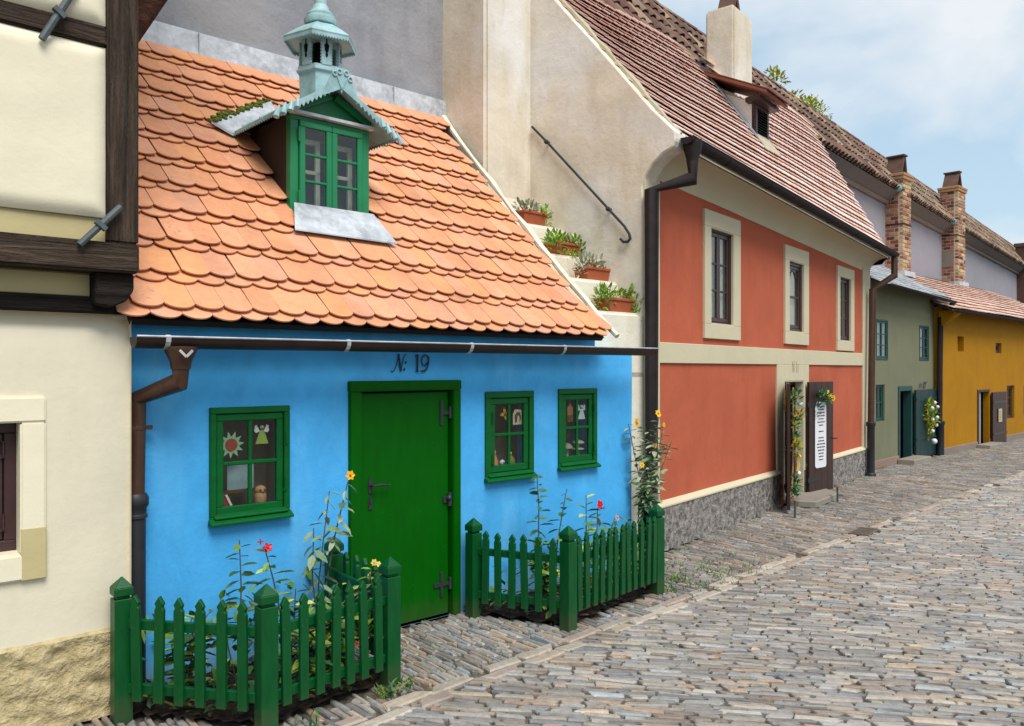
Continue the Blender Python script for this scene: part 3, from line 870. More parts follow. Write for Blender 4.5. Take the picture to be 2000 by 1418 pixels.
mb = MB(); mb.prism([(dx0_, dz1), (dx1_, dz1), (DCX, az - .05)], 'y', dfy + .005, dfy + .04); mb.build('gable_board', m['dormer_dark'], dormer)
mb = MB(); mb.box(dx0_ - .01, dx1_ + .02, dfy - .05, dfy + .004, dz1 + .002, dz1 + .022); mb.build('gable_ledge', m['lead'], dormer)
mb = MB(); 
for sgn in (-1, 1): mb.bar((DCX + sgn * .30, dfy - .012, dz1 + .03), (DCX + sgn * .02, dfy - .012, az - .085), .03, .045)
mb.build('gable_rafter', m['dormer_dark'], dormer)
for sgn in (-1, 1):                                   # sloped metal sheets, running back into the main roof
    yb_e = RY + (ez - RZ) / RM + .03; yb_r = RY + (az - RZ) / RM + .03
    e0 = (DCX + sgn * hw, fy_, ez); r0 = (DCX, fy_, az); e1 = (DCX + sgn * hw, yb_e, ez); r1 = (DCX, yb_r, az)
    mb = MB(); t = .014
    mb.add([e0, r0, r1, e1] + [(p[0], p[1], p[2] - t) for p in (e0, r0, r1, e1)], [(0, 1, 2, 3), (7, 6, 5, 4), (0, 4, 5, 1), (1, 5, 6, 2), (2, 6, 7, 3), (3, 7, 4, 0)])
    for k in (0.33, 0.66):                            # standing seams
        p0 = Vector(e0).lerp(Vector(e1), k); p1 = Vector(r0).lerp(Vector(r1), k); mb.bar(p0 + Vector((0, 0, .006)), p1 + Vector((0, 0, .006)), .008, .014)
    mb.build('dormer_roof_sheet', m['verdigris'], dormer)
    # cheek, its shade put into the near-black board colour
    bx = dx0_ + .004 if sgn < 0 else dx1_ - .004
    yb_c = RY + (ez + .02 - RZ) / RM
    poly = [(dfy + .03, dz0 - .02), (dfy + .03, ez + .04), (yb_c + .05, ez + .04)]
    mb = MB(); mb.prism(poly, 'x', bx, bx + sgn * -.03); mb.build('dormer_cheek', m['tar'], dormer)
    # saw-tooth barge trim along the front slope
    mb = MB(); N = 15; top = Vector((DCX, fy_ - .004, az + .004)); low = Vector((DCX + sgn * (hw + .01), fy_ - .004, ez - .002))
    d = (low - top) / N; nn = Vector((-sgn * d.z, 0, sgn * d.x)); nn.normalize()
    if nn.z > 0: nn = -nn
    for i in range(N):
        p = top + d * i; q = p + d; c_ = (p + q) / 2 + nn * .05
        ply = [(p.x, p.z), (q.x, q.z), (q.x + nn.x * .028, q.z + nn.z * .028), (c_.x + d.x * .25, c_.z + d.z * .25), (p.x + nn.x * .03, p.z + nn.z * .03)]
        if sgn > 0: ply = ply[::-1]
        mb.prism(ply, 'y', fy_ - .010, fy_ - .002)
    mb.build('saw_tooth_trim', m['verdigris'], dormer)
    mb = MB(); N = 22; yb = yb_e - .02                # saw-tooth trim under the side eave
    for i in range(N):
        y0_ = fy_ + (yb - fy_) * i / N; y1_ = fy_ + (yb - fy_) * (i + 1) / N; x = DCX + sgn * hw
        mb.prism([(y0_, ez), (y1_, ez), (y1_, ez - .018), ((y0_ + y1_) / 2, ez - .034), (y0_, ez - .018)], 'x', x - .003, x + .003)
    mb.build('eave_trim', m['verdigris'], dormer)
    # fluted corner acroterion
    mb = MB()
    for k in range(4):
        t_ = k / 3.0; bx_ = DCX + sgn * (hw - .14 + .13 * t_); bz_ = az - (az - ez) * (hw - .14 + .13 * t_) / hw
        st_ = Vector((bx_, fy_ - .006, bz_ + .022)); tip = Vector((bx_ + sgn * (.012 + .02 * t_), fy_ - .022, bz_ - .052 - .01 * t_))
        mb.tube([st_, st_.lerp(tip, .6), tip], [.007, .017, .021], 8)
    mb.build('corner_ornament', m['verdigris'], dormer, smooth=True)
# apex crest with four small rings
mb = MB()
for sg_ in (-1, 1): mb.prism([(DCX, az - .055), (DCX + sg_ * .14, az - .13), (DCX + sg_ * .125, az - .075), (DCX + sg_ * .05, az + .085), (DCX, az + .085)][::sg_], 'y', fy_ - .014, fy_ - .003)
mb.prism([(DCX - .012, az - .055), (DCX + .012, az - .055), (DCX, az - .09)], 'y', fy_ - .015, fy_ - .004)
for rx, rz in ((-.055, .035), (-.02, .055), (.035, .055), (.065, .02)):
    q = [(DCX + rx + .016 * math.cos(a * math.pi / 5), fy_ - .018, az + rz + .016 * math.sin(a * math.pi / 5)) for a in range(11)]
    mb.tube(q, .005, 6)
mb.bar((DCX, fy_ - .018, az - .06), (DCX - .035, fy_ - .018, az + .02), .006, .010); mb.bar((DCX, fy_ - .018, az - .06), (DCX + .035, fy_ - .018, az + .02), .006, .010)
mb.build('crest', m['verdigris'], dormer)
mb = MB()                                             # moss and lead where the little roof meets the tiles
for k_ in range(110):
    t_ = random.random(); mb.sphere(roofpt(DCX - hw - .15 + (hw + .16) * t_ + random.gauss(0, .014), 2.06 + .53 * t_ + random.gauss(0, .016), .076 + random.uniform(-.004, .012)), random.uniform(.010, .022), 6, 4, .7)
mb.build('moss_fillet', m['moss'], dormer, smooth=True, kind='stuff')
mb = MB()
va = [roofpt(DCX - hw - .14, 2.07, .075), roofpt(DCX - hw - .02, 1.95, .075), roofpt(DCX + .01, 2.38, .08), roofpt(DCX + .01, 2.57, .08)]
mb.add(va + [(p[0], p[1], p[2] - .02) for p in va], [(0, 1, 2, 3), (7, 6, 5, 4), (0, 4, 5, 1), (1, 5, 6, 2), (2, 6, 7, 3), (3, 7, 4, 0)])
mb.build('valley_flashing', m['lead'], dormer)
mb = MB(); q = [roofpt(DCX - .40, .88, .066), roofpt(DCX + .38, .86, .066), roofpt(DCX + .305, 1.15, .09), roofpt(DCX - .315, 1.15, .09)]
mb.add(q + [(p[0], p[1], p[2] - .010) for p in q], [(0, 1, 2, 3), (7, 6, 5, 4), (0, 4, 5, 1), (1, 5, 6, 2), (2, 6, 7, 3), (3, 7, 4, 0)]); mb.build('apron_flashing', m['lead'], dormer)
# lantern turret on the dormer ridge (its own part)
tcx, tcy = DCX + .035, 0.81
def ngon(r, n=6, ph=0.0): return [(tcx + r * math.cos(2 * math.pi * k / n + ph), tcy + r * math.sin(2 * math.pi * k / n + ph)) for k in range(n)]
PH = R(-90 + 18)
mb = MB(); n6 = 6
mb.lathe([(.150, 3.56), (.155, 3.80), (.175, 3.81), (.175, 3.825), (.163, 3.832), (.163, 3.85), (.15, 3.855)], tcx, tcy, n6, PH)
turret = mb.build('turret', m['verdigris'], BH)
for k in range(6):                                    # six panelled piers between open bays; scalloped edges
    a = 2 * math.pi * k / 6 + PH
    s0 = 0; mb = MB()
    mb.box(-.034, .034, -.146, -.123, 3.85, 4.06)
    for sx in (-1, 1):
        for q in range(9): mb.sphere((sx * .034, -.138, 3.865 + q * .022), .011, 6, 4)
    if True:
        mb.xform(0, Matrix.Translation((tcx, tcy, 0)) @ Matrix.Rotation(a + math.pi / 2 + R(30), 4, 'Z'))
    pr = mb.build('pier', m['verdigris'], turret)
    mb = MB(); mb.prism([(-.004, 4.03), (.004, 4.03), (.005, 4.0), (.018, 3.985), (.012, 3.945), (.005, 3.93), (.010, 3.92), (.004, 3.90), (-.004, 3.90), (-.010, 3.92), (-.005, 3.93), (-.012, 3.945), (-.018, 3.985), (-.005, 4.0)], 'y', -.1485, -.1465)
    mb.xform(0, Matrix.Translation((tcx, tcy, 0)) @ Matrix.Rotation(a + math.pi / 2 + R(30), 4, 'Z'))
    mb.build('keyhole_cutout', m['dark'], turret)
mb = MB(); mb.lathe([(.055, 3.84), (.055, 4.06)], tcx, tcy, 8); mb.build('lantern_core', m['dark'], turret)
mb = MB(); mb.lathe([(.262, 4.035), (.268, 4.05), (.262, 4.058), (.17, 4.125), (.09, 4.175), (.085, 4.18)], tcx, tcy, 6, PH); mb.build('turret_roof', m['verdigris'], turret)
mb = MB()
for k in range(6):
    P0, P1 = ngon(.264, 6, PH)[k], ngon(.264, 6, PH)[(k + 1) % 6]; N = 13
    for i in range(N):
        a0 = Vector(P0).lerp(Vector(P1), i / N); a1 = Vector(P0).lerp(Vector(P1), (i + 1) / N); c_ = (a0 + a1) / 2; inn = (Vector((tcx, tcy)) - c_).normalized() * .004
        mb.add([(a0.x, a0.y, 4.04), (a1.x, a1.y, 4.04), (a1.x, a1.y, 4.022), (c_.x, c_.y, 4.008), (a0.x, a0.y, 4.022), (a0.x + inn.x, a0.y + inn.y, 4.04), (a1.x + inn.x, a1.y + inn.y, 4.04), (a1.x + inn.x, a1.y + inn.y, 4.022), (c_.x + inn.x, c_.y + inn.y, 4.008), (a0.x + inn.x, a0.y + inn.y, 4.022)],
               [(0, 1, 2, 3, 4), (9, 8, 7, 6, 5), (1, 6, 7, 2), (2, 7, 8, 3), (3, 8, 9, 4), (4, 9, 5, 0)])
mb.build('turret_trim', m['verdigris'], turret)
mb = MB(); mb.lathe([(.085, 4.165), (.112, 4.175), (.118, 4.20), (.112, 4.22), (.10, 4.228), (.10, 4.245), (.085, 4.26), (.06, 4.29), (.055, 4.31), (.046, 4.32), (.040, 4.50), (.025, 4.75), (.035, 4.77), (.045, 4.82), (.03, 4.87), (.005, 4.95)], tcx, tcy, 18)
mb.build('finial', m['verdigris'], turret, smooth=True)

# ornaments and toys behind the blue house's panes (each its own thing)
def ornament(name, label, cat, x, z, y=0.030, F=FB, group=None):
    p = F.w(x, y, z); return thing(name, label, cat, p, F.a, group)
def string_(t, h=0.05):
    mb = MB(); mb.tint = (.3, .28, .25); mb.tube([(0, 0, 0), (0, 0, h)], .0015, 4); mb.build('string', m['tint'], t)
def col(h): return lin(h)[:3]
t = ornament('sun_ornament', 'pale green paper sun with a red disc hanging in the left window', 'window ornament', -1.17, 1.27)
mb = MB(); mb.tint = col('#9fc49a'); pts = []
for i in range(22):
    a = 2 * math.pi * i / 22 + .1; r = .078 if i % 2 == 0 else .045; pts.append((r * math.cos(a), r * math.sin(a)))
mb.prism(pts, 'y', -.002, .002); mb.build('rays', m['tint'], t)
mb = MB(); mb.tint = col('#a8443a'); mb.prism([(.036 * math.cos(k * math.pi / 8), .036 * math.sin(k * math.pi / 8)) for k in range(16)], 'y', -.006, -.0025); mb.build('disc', m['tint'], t)
def angel(t, dress, wing, s=1.0):
    mb = MB(); mb.tint = col(dress); mb.prism([(-.012 * s, .02 * s), (.012 * s, .02 * s), (.04 * s, -.06 * s), (-.04 * s, -.06 * s)], 'y', -.002, .002); mb.build('dress', m['tint'], t)
    mb = MB(); mb.tint = col(wing)
    for sg in (-1, 1): mb.prism([(sg * .012 * s, .012 * s), (sg * .03 * s, .052 * s), (sg * .045 * s, .045 * s), (sg * .042 * s, .03 * s), (sg * .048 * s, .02 * s), (sg * .036 * s, .004 * s)], 'y', .002, .005)
    mb.build('wings', m['tint'], t)
    mb = MB(); mb.tint = col('#c9a679' if dress != wing else dress); mb.sphere((0, 0, .036 * s), .013 * s, 8, 5); mb.build('head', m['tint'], t)
t = ornament('angel_ornament', 'lime green angel with white wings hanging in the left window', 'window ornament', -0.985, 1.325); angel(t, '#a9b45a', '#e8ecf2'); 
t = ornament('framed_print', 'pale blue sheet standing on a small easel in the left window', 'picture', -1.07, 1.0, .12)
mb = MB(); mb.tint = col('#b7cbd8'); mb.box(-.085, .075, -.003, .003, 0.0, .155); mb.build('sheet', m['tint'], t)
mb = MB(); mb.tint = col('#6d4a2c'); mb.box(-.11, .10, -.02, .012, -.018, -.001); mb.bar((-.07, 0, -.018), (-.08, .0, -.11), .012, .014); mb.bar((.06, 0, -.018), (.07, .0, -.11), .012, .014); mb.build('easel', m['tint'], t)
t = ornament('owl_figurine', 'small clay owl figurine on the sill of the left window', 'figurine', -0.975, 0.915, .07)
mb = MB(); mb.tint = col('#b98a68'); mb.lathe([(.032, 0), (.036, .03), (.033, .055), (.028, .06)], 0, 0, 12); mb.build('body', m['tint'], t, smooth=True)
mb = MB(); mb.tint = col('#c2906a'); mb.sphere((0, 0, .075), .034, 12, 7, .85); mb.build('head', m['tint'], t, smooth=True)
mb = MB(); mb.tint = col('#7b4a30'); mb.sphere((-.014, -.03, .078), .008, 6, 4); mb.sphere((.014, -.03, .078), .008, 6, 4); mb.prism([(-.006, .07), (.006, .07), (0, .058)], 'y', -.038, -.03); mb.build('face', m['tint'], t)
t = ornament('toy_house', 'red toy roof with a white edge in the lower corner of the left window', 'toy', -1.205, 0.915, .08)
mb = MB(); mb.tint = col('#9a3b34'); mb.prism([(-.04, 0), (.035, 0), (.01, .07), (.0, .085), (-.04, .09)], 'y', -.03, .05); mb.build('roof', m['tint'], t)
mb = MB(); mb.tint = col('#e6e2da'); mb.bar((.045, -.034, .002), (.012, -.034, .07), .008, .012); mb.build('edge', m['tint'], t)
t = ornament('flower_ornament', 'yellow and orange paper flower hanging in the middle window', 'window ornament', 0.915, 1.37)
mb = MB(); mb.tint = col('#d8a83e')
for k in range(4):
    a = k * math.pi / 2 + .2; mb.prism([(.006 * math.cos(a + 1.2), .006 * math.sin(a + 1.2)), (.03 * math.cos(a + .5), .03 * math.sin(a + .5)), (.05 * math.cos(a), .05 * math.sin(a)), (.03 * math.cos(a - .5), .03 * math.sin(a - .5)), (.006 * math.cos(a - 1.2), .006 * math.sin(a - 1.2))], 'y', -.002 - k * .0004, .002 - k * .0004)
mb.build('petals', m['tint'], t)
mb = MB(); mb.tint = col('#b5552c'); mb.sphere((0, -.005, 0), .012, 8, 5); mb.build('centre', m['tint'], t)
t = ornament('card_ornament', 'cream cut-out card with an arched figure hanging in the middle window', 'window ornament', 1.045, 1.345)
mb = MB(); mb.tint = col('#e2cfbc'); mb.prism([(-.05, -.06), (.048, -.06), (.044, -.01), (.055, .01), (.03, .05), (-.03, .055), (-.05, .02)], 'y', -.002, .002); mb.build('card', m['tint'], t)
mb = MB(); mb.tint = col('#6d4a3c'); mb.prism([(-.03, -.05), (-.034, .01), (-.01, .035), (.02, .03), (.03, -.01), (.016, -.05), (.012, .005), (-.004, .01), (-.012, -.04)], 'y', -.0045, -.0022); mb.build('figure', m['tint'], t)
t = ornament('doll_figurine', 'red haired doll in orange on the sill of the middle window', 'figurine', 0.845, 0.985, .08)
mb = MB(); mb.tint = col('#d8865a'); mb.lathe([(.04, 0), (.036, .04), (.018, .085)], 0, 0, 10); mb.build('dress', m['tint'], t, smooth=True)
mb = MB(); mb.tint = col('#d9a37c'); mb.sphere((0, 0, .10), .022, 10, 6); mb.build('head', m['tint'], t, smooth=True)
mb = MB(); mb.tint = col('#8a3a20'); mb.sphere((0, .008, .108), .026, 10, 6); mb.build('hair', m['tint'], t, smooth=True)
t = ornament('toy_ball', 'blue and white eye patterned ball on the sill of the middle window', 'toy', 0.915, 0.985, .06)
mb = MB(); mb.tint = col('#dfe6ee'); mb.sphere((0, 0, .022), .022, 10, 6); mb.build('ball', m['tint'], t, smooth=True)
mb = MB(); mb.tint = col('#2d62a8'); mb.sphere((0, -.018, .022), .009, 8, 5); mb.build('iris', m['tint'], t, smooth=True)
t = ornament('bell_ornament', 'olive green bell shaped bottle on the sill of the middle window', 'figurine', 1.02, 0.985, .08)
mb = MB(); mb.tint = col('#7f7f34'); mb.lathe([(.034, 0), (.032, .03), (.024, .05), (.008, .065), (.008, .08)], 0, 0, 12); mb.build('bell', m['tint'], t, smooth=True)
mb = MB(); mb.tint = col('#e0d7c0'); mb.sphere((0, 0, .085), .008, 8, 5); mb.build('stopper', m['tint'], t, smooth=True)
t = ornament('sheep_ornament', 'tan wooden animal with thin legs hanging in the right window', 'window ornament', 1.61, 1.365)
mb = MB(); mb.tint = col('#b07a4c'); mb.prism([(-.03, -.03), (.03, -.03), (.033, .03), (.012, .045), (0, .07), (-.012, .045), (-.033, .03)], 'y', -.002, .002); mb.build('body', m['tint'], t)
mb = MB(); mb.tint = col('#b07a4c')
for lx in (-.024, -.006, .012, .026): mb.bar((lx, 0, -.03), (lx, 0, -.085), .005, .005)
mb.build('legs', m['tint'], t)
t = ornament('angel_ornament', 'plain white paper angel hanging in the right window', 'window ornament', 1.745, 1.36); angel(t, '#dfe3ea', '#dfe3ea', 1.05)
t = ornament('mushroom_figurine', 'pale toadstool figurine with a drooping cap at the left of the right window', 'figurine', 1.64, 0.995, .09)
mb = MB(); mb.tint = col('#cfc5b2'); mb.lathe([(.012, 0), (.011, .07)], 0, 0, 8); mb.build('stem', m['tint'], t, smooth=True)
mb = MB(); mb.tint = col('#a29a88'); mb.lathe([(.05, .07), (.046, .085), (.025, .105), (.004, .113)], 0, 0, 12); mb.build('cap', m['tint'], t, smooth=True)
t = ornament('mushroom_figurine', 'green stemmed double capped toadstool at the right of the right window', 'figurine', 1.765, 0.995, .09)
mb = MB(); mb.tint = col('#8f8f58'); mb.lathe([(.022, 0), (.018, .10)], 0, 0, 8); mb.build('stem', m['tint'], t, smooth=True)
mb = MB(); mb.tint = col('#b5ac95'); mb.lathe([(.055, .055), (.05, .062), (.02, .07)], 0, 0, 12); mb.lathe([(.055, .105), (.045, .12), (.006, .135)], 0, 0, 12); mb.build('caps', m['tint'], t, smooth=True)

# ------------------------------------------------------------------ timbered house on the left (own axes: x=0 at its right corner)
LF = FB.w(-1.767, -0.16)
LH = thing('timbered_house', 'cream half-timbered house with dark beams and rough stone base at the left edge', 'house', (LF.x, LF.y, 0), FB.a)
lw = (-1.12, -0.487, 0.85, 1.452)
mb = MB()
def lcorner(x, z):
    d = 0.0
    if x > -0.09: d += 0.03 * ((x + 0.09) / 0.09) ** 2
    if z > 1.80: d += 0.05 * ((z - 1.80) / 0.17) ** 2
    return d
wall_grid(mb, -3.2, 0.0, 0.40, 1.97, [lw], 0.0, 0.10, 0.5, 0.09, 0.014, 9.0, yf=lcorner)
mb.box(-3.2, 0.0, 0.5, 2.6, 0.0, 2.0); mb.box(-3.2, -.002, .055, .5, 1.95, 1.968)
mb.build('wall', m['cream'], LH, smooth=True)
mb = MB()                                            # rough stone base: real lumpy relief
nx, nz = 130, 22; vs = []; fs = []
for i in range(nx + 1):
    for j in range(nz + 1):
        x = -3.2 + 3.2 * i / nx; z = 0.43 * j / nz
        y = -0.018 - 0.022 * noise.fractal(Vector((x * 9 + z * 4, z * 15, 2.0)), 1.0, 2.2, 4)
        if j == nz: y = 0.012
        vs.append((x, y, z))
for i in range(nx):
    for j in range(nz): fs.append((i * (nz + 1) + j, (i + 1) * (nz + 1) + j, (i + 1) * (nz + 1) + j + 1, i * (nz + 1) + j + 1))
mb.add(vs, fs); mb.box(-3.2, 0.004, .014, .4, 0, .42)
mb.build('plinth', m['stucco_ochre'], LH, smooth=True)
mb = MB(); ring(mb, lw[0] - .11, lw[1] + .10, lw[2] - .125, lw[3] + .12, .105, -0.022, 0.03, wb=.12, wt=.118); mb.build('window_surround', m['cream_ivory'], LH, bevel=.008, seg=2)
mb = MB(); mb.box(lw[1] - .002, lw[1] + .102, -.0235, -.01, lw[2] - .127, lw[2] + .115); mb.build('surround_patch', m['ochre_patch_shade'], LH, bevel=.004)
window(LH, lw[0], lw[1], lw[2], lw[3], 0.085, m['win_brown'], 2, 2, .05, .045, .02, hinges=[(lw[1] - .055, 1.33), (lw[1] - .055, .99)], backmat='room')
mb = MB(); mb.box(-3.2, -.17, -.02, .05, 2.045, 2.165); mb.build('infill_panel', m['ochre_patch_shade'], LH, bevel=.01)
mb = MB(); mb.box(-3.2, -.09, -.05, .5, 1.972, 2.05); mb.build('shadow_sill', m['timber_black'], LH, bevel=.008)  # black strip standing in for the shadow band under the jetty
mb = MB(); mb.prism([(-.20, 2.165), (-.025, 2.165), (-.025, 2.085), (-.06, 2.03), (-.13, 1.995), (-.20, 2.01)], 'y', -.12, .1); mb.build('corner_bracket', m['timber_black'], LH, bevel=.008)
jy = -0.16
mb = MB(); mb.box(-3.2, -.012, jy, .4, 2.165, 2.305); 
mb.build('jetty_beam', m['timber_h'], LH, bevel=.010, seg=2)
mb = MB(); mb.box(-.155, -.012, jy + .008, .2, 2.306, 6.0); mb.build('corner_post', m['timber_v'], LH, bevel=.010, seg=2)
mb = MB(); mb.box(-3.2, -.156, jy + .012, .2, 3.235, 3.33); mb.build('cross_beam', m['timber_h'], LH, bevel=.010, seg=2)
mb = MB(); mb.box(-3.2, -.156, jy + .045, .2, 2.306, 3.234); mb.build('infill_panel', m['ochre_patch_shade'], LH)  # cream panel's recessed lower strip, its shade painted as ochre
def pillow(x0, x1, z0, z1, y, name):
    mb = MB(); nx, nz = 72, 48; vs = []; fs = []
    for i in range(nx + 1):
        for j in range(nz + 1):
            a = i / nx; b = j / nz
            e = min((x1 - x0) * min(a, 1 - a), (z1 - z0) * min(b, 1 - b)); d = min(1, e / .07)
            vs.append((x0 + (x1 - x0) * a, y + .022 - .030 * (1 - (1 - d) ** 2) - .006 * noise.noise(Vector((a * 4, b * 4, y))), z0 + (z1 - z0) * b))
    for i in range(nx):
        for j in range(nz): fs.append((i * (nz + 1) + j, (i + 1) * (nz + 1) + j, (i + 1) * (nz + 1) + j + 1, i * (nz + 1) + j + 1))
    mb.add(vs, fs); return mb.build(name, m['cream_ivory'], LH, smooth=True)
pillow(-1.65, -.158, 2.42, 3.232, jy + .01, 'plaster_field'); pillow(-1.65, -.158, 3.335, 4.3, jy + .01, 'plaster_field')
for (ax, az_, bx, bz) in ((-.285, 2.275, -.105, 2.475), (-.44, 3.185, -.30, 3.46)):
    mb = MB(); mb.tube([(ax, jy - .02, az_), (bx, jy - .02, bz)], .016, 8); mid_ = ((ax + bx) / 2, jy - .02, (az_ + bz) / 2)
    mb.bar((mid_[0] - .022, mid_[1] - .008, mid_[2] + .018), (mid_[0] + .022, mid_[1] - .008, mid_[2] - .018), .03, .022); mb.build('iron_anchor', m['iron_blue'], LH)
mb = MB(); mb.tube([(-.06, .05, 3.28), (.42, .05, 4.15)], .055, 12); mb.build('eave_strut', m['strut'], LH, smooth=True)
mb = MB(); mb.prism([(-.45, 5.6), (2.8, 8.6), (2.8, 8.75), (-.45, 5.75)], 'x', -3.4, .5); mb.build('roof', m['tar'], LH)
mb = MB(); mb.box(-3.2, -.02, .2, 2.6, 2.306, 5.9); mb.build('upper_wall', m['cream'], LH)

# ------------------------------------------------------------------ red house
RH = house('red_house', 'two storey terracotta red house with cream bands and dark tiled roof', FRD)
RL = 7.6
rw = [((1.247, 2.18, 2.018, 3.35), (1.40, 2.0, 2.17, 3.18)), ((3.61, 4.51, 2.018, 3.265), (3.76, 4.33, 2.175, 3.085)), ((5.80, 6.66, 1.975, 3.225), (5.93, 6.51, 2.118, 3.08))]
RD = (3.60, 4.345, 0.06, 1.55)
mb = MB()
wall_grid(mb, 0.0, RL, 0, 3.56, [i for o, i in rw] + [RD], 0.0, 0.14, 0.4, 0.25, 0.012, 5.0)
mb.box(RL - .3, RL, .4, 2.0, 0, 3.5)
mb.build('wall', m['red'], RH, smooth=True)
mb = MB()                                            # cream quoins, bands, door bay: one relief of trim boards, butted
T0 = -0.022
mb.box(-.005, .279, T0, .05, .44, 3.50); mb.box(7.18, RL + .004, T0, .05, .44, 3.50)
mb.box(.279, 7.18, T0, .05, 1.757, 1.952)
mb.box(3.34, RD[0], T0, .05, .36, 1.757); mb.box(RD[1], 4.53, T0, .05, .36, 1.757); mb.box(RD[0], RD[1], T0, .05, RD[3], 1.757)
for q in ((RD[0] - .001, RD[0] + .014), (RD[1] - .014, RD[1] + .001)): mb.box(q[0], q[1], T0 + .004, .139, .06, RD[3])
mb.box(RD[0] + .014, RD[1] - .014, T0 + .004, .139, RD[3] - .014, RD[3] + .001)
mb.build('trim_band', m['trim'], RH, bevel=.004)
for o, i in rw:
    mb = MB(); x0, x1, z0, z1 = o; a, b, c, d = i; y0_ = -.03
    mb.box(x0, x1, y0_, .02, z0, c); mb.box(x0, x1, y0_, .02, d, z1); mb.box(x0, a, y0_, .02, c, d); mb.box(b, x1, y0_, .02, c, d)
    for q in ((a - .001, a + .012, c, d), (b - .012, b + .001, c, d), (a + .012, b - .012, c - .001, c + .012), (a + .012, b - .012, d - .012, d + .001)): mb.box(q[0], q[1], y0_ + .004, .008, q[2], q[3])
    mb.build('window_surround', m['trim'], RH, bevel=.004)
window(RH, *rw[0][1], 0.012, m['win_brown'], 1, 3, .03, .04, .02, sashes=2, backmat='curtain', backd=.02)
window(RH, *rw[1][1], 0.012, m['win_brown'], 1, 2, .05, .04, .03, sashes=1, backmat='curtain', backd=.02, arch=True)
window(RH, *rw[2][1], 0.012, m['win_brown'], 1, 3, .03, .04, .02, sashes=2, backmat='curtain', backd=.02)
mb = MB()                                            # rough grey plinth with real relief
for (a, b) in ((-.0, 3.42), (4.40, RL)):
    nx, nz = int((b - a) * 26), 14; vs = []; fs = []
    for i in range(nx + 1):
        for j in range(nz + 1):
            x = a + (b - a) * i / nx; z = .41 * j / nz
            vs.append((x, -.040 - .012 * noise.fractal(Vector((x * 14, z * 16, 1.0)), 1.0, 2.1, 4), z))
    for i in range(nx):
        for j in range(nz): fs.append((i * (nz + 1) + j, (i + 1) * (nz + 1) + j, (i + 1) * (nz + 1) + j + 1, i * (nz + 1) + j + 1))
    mb.add(vs, fs); mb.box(a, b, -.026, .02, 0, .405)
mb.build('plinth', m['stucco_grey'], RH, smooth=True)
mb = MB()
for a, b in ((-.01, 3.42), (4.40, RL)): mb.prism([(-.05, .405), (-.05, .425), (0.0, .465), (.02, .465), (.02, .405)], 'x', a, b)
mb.build('plinth_moulding', m['trim'], RH, bevel=.004)
# coved cornice under the eave, falling a little to the right
def drop(x): return -0.028 * x
cove = [(0.02, 3.46), (-.005, 3.47)] + [(-.29 + .285 * math.cos(a * math.pi / 12), 3.48 + .235 * math.sin(a * math.pi / 12)) for a in range(0, 7)] + [(-.29, 3.745), (0.02, 3.745)]
mb = MB(); k = len(cove); vs = []; fs = []; XS = [-.01 + (RL + .02) * i / 16 for i in range(17)]
for x in XS: vs += [(x, y, z + drop(x) * (1 if z > 3.47 else .6) + .006 * noise.noise(Vector((x * 1.7, z, 0)))) for y, z in cove]
for i in range(16):
    for j in range(k): fs.append((i * k + j, i * k + (j + 1) % k, (i + 1) * k + (j + 1) % k, (i + 1) * k + j))
fs += [tuple(range(k)), tuple(range(16 * k + k - 1, 16 * k - 1, -1))]
mb.add(vs, fs); mb.build('cornice', m['trim'], RH, smooth=True)
# roof surface
def r_m(x): t = min(1, max(0, (x - 1) / 6.6)); return 1.2 + .5 * t
def r_z(x, y): return 3.79 + drop(x) + r_m(x) * (y + .3)
def r_top(x): return (5.97 - 3.79 - drop(x)) / r_m(x) - .3
def r_edge(y): return RL + .02 + .5 * (y + .3)
# gable wall at the left end, with its kneeler over the cove
gp = [(0.0, 0.0), (0.0, 3.36), (-.03, 3.44), (-.10, 3.54), (-.20, 3.62), (-.30, 3.66), (-.33, 3.72), (-.325, 3.80)]
for i in range(1, 13):
    y = -.3 + 2.6 * i / 12; gp.append((y, 3.80 + 1.2 * (y + .3) + .02 * noise.noise(Vector((i * 1.3, 0, 0)))))
gp += [(2.3, 0.0)]
mb = MB(); mb.prism(gp, 'x', -.02, .20); gw = mb.build('gable_wall', m['cream_old'], RH, bevel=.012)
mb = MB(); pth = [(.10, y, 3.80 + 1.2 * (y + .3) + .02 + random.uniform(-.012, .012)) for y in [-.32 + .11 * i for i in range(17)]]
mb.tube(pth, [.028 + random.uniform(-.010, .010) for _ in pth], 7); mb.build('verge_mortar', m['mortar'], RH, smooth=True)
# deck + beaver tail tiles
mb = MB(); vs = []; fs = []; nx = 14; nv = 6
for i in range(nx + 1):
    for j in range(nv + 1):
        t = j / nv; x = .1 + (RL - .1) * i / nx; y = -.3 + (r_top(x) + .3) * t; x2 = .1 + (r_edge(y) - .1) * i / nx
        vs.append((x2, y, r_z(x2, y) - .05))
for i in range(nx):
    for j in range(nv): fs.append((i * (nv + 1) + j, (i + 1) * (nv + 1) + j, (i + 1) * (nv + 1) + j + 1, i * (nv + 1) + j + 1))
nb = len(vs)
vs += [(a, b, c - .05) for a, b, c in vs]; fs += [tuple(nb + i for i in f[::-1]) for f in fs]
mb.add(vs, fs)
for i in range(nx):                                   # boarding closing the top against the wall behind
    a = vs[i * (nv + 1) + nv]; b = vs[(i + 1) * (nv + 1) + nv]; mb.add([a, b, (b[0], 2.2, b[2] + .05), (a[0], 2.2, a[2] + .05)], [(0, 1, 2, 3)])
mb.add([vs[nx * (nv + 1) + j] for j in (0, nv)] + [(r_edge(r_top(RL)), r_top(RL), 3.4), (RL, -.2, 3.4)], [(0, 1, 2, 3)])
rroof = mb.build('roof', m['tar'], RH)
RT = 0.17; RP = .232
tmr = tile_mesh(RT - .003, .30, .009, 'red', m['tile_obj'])
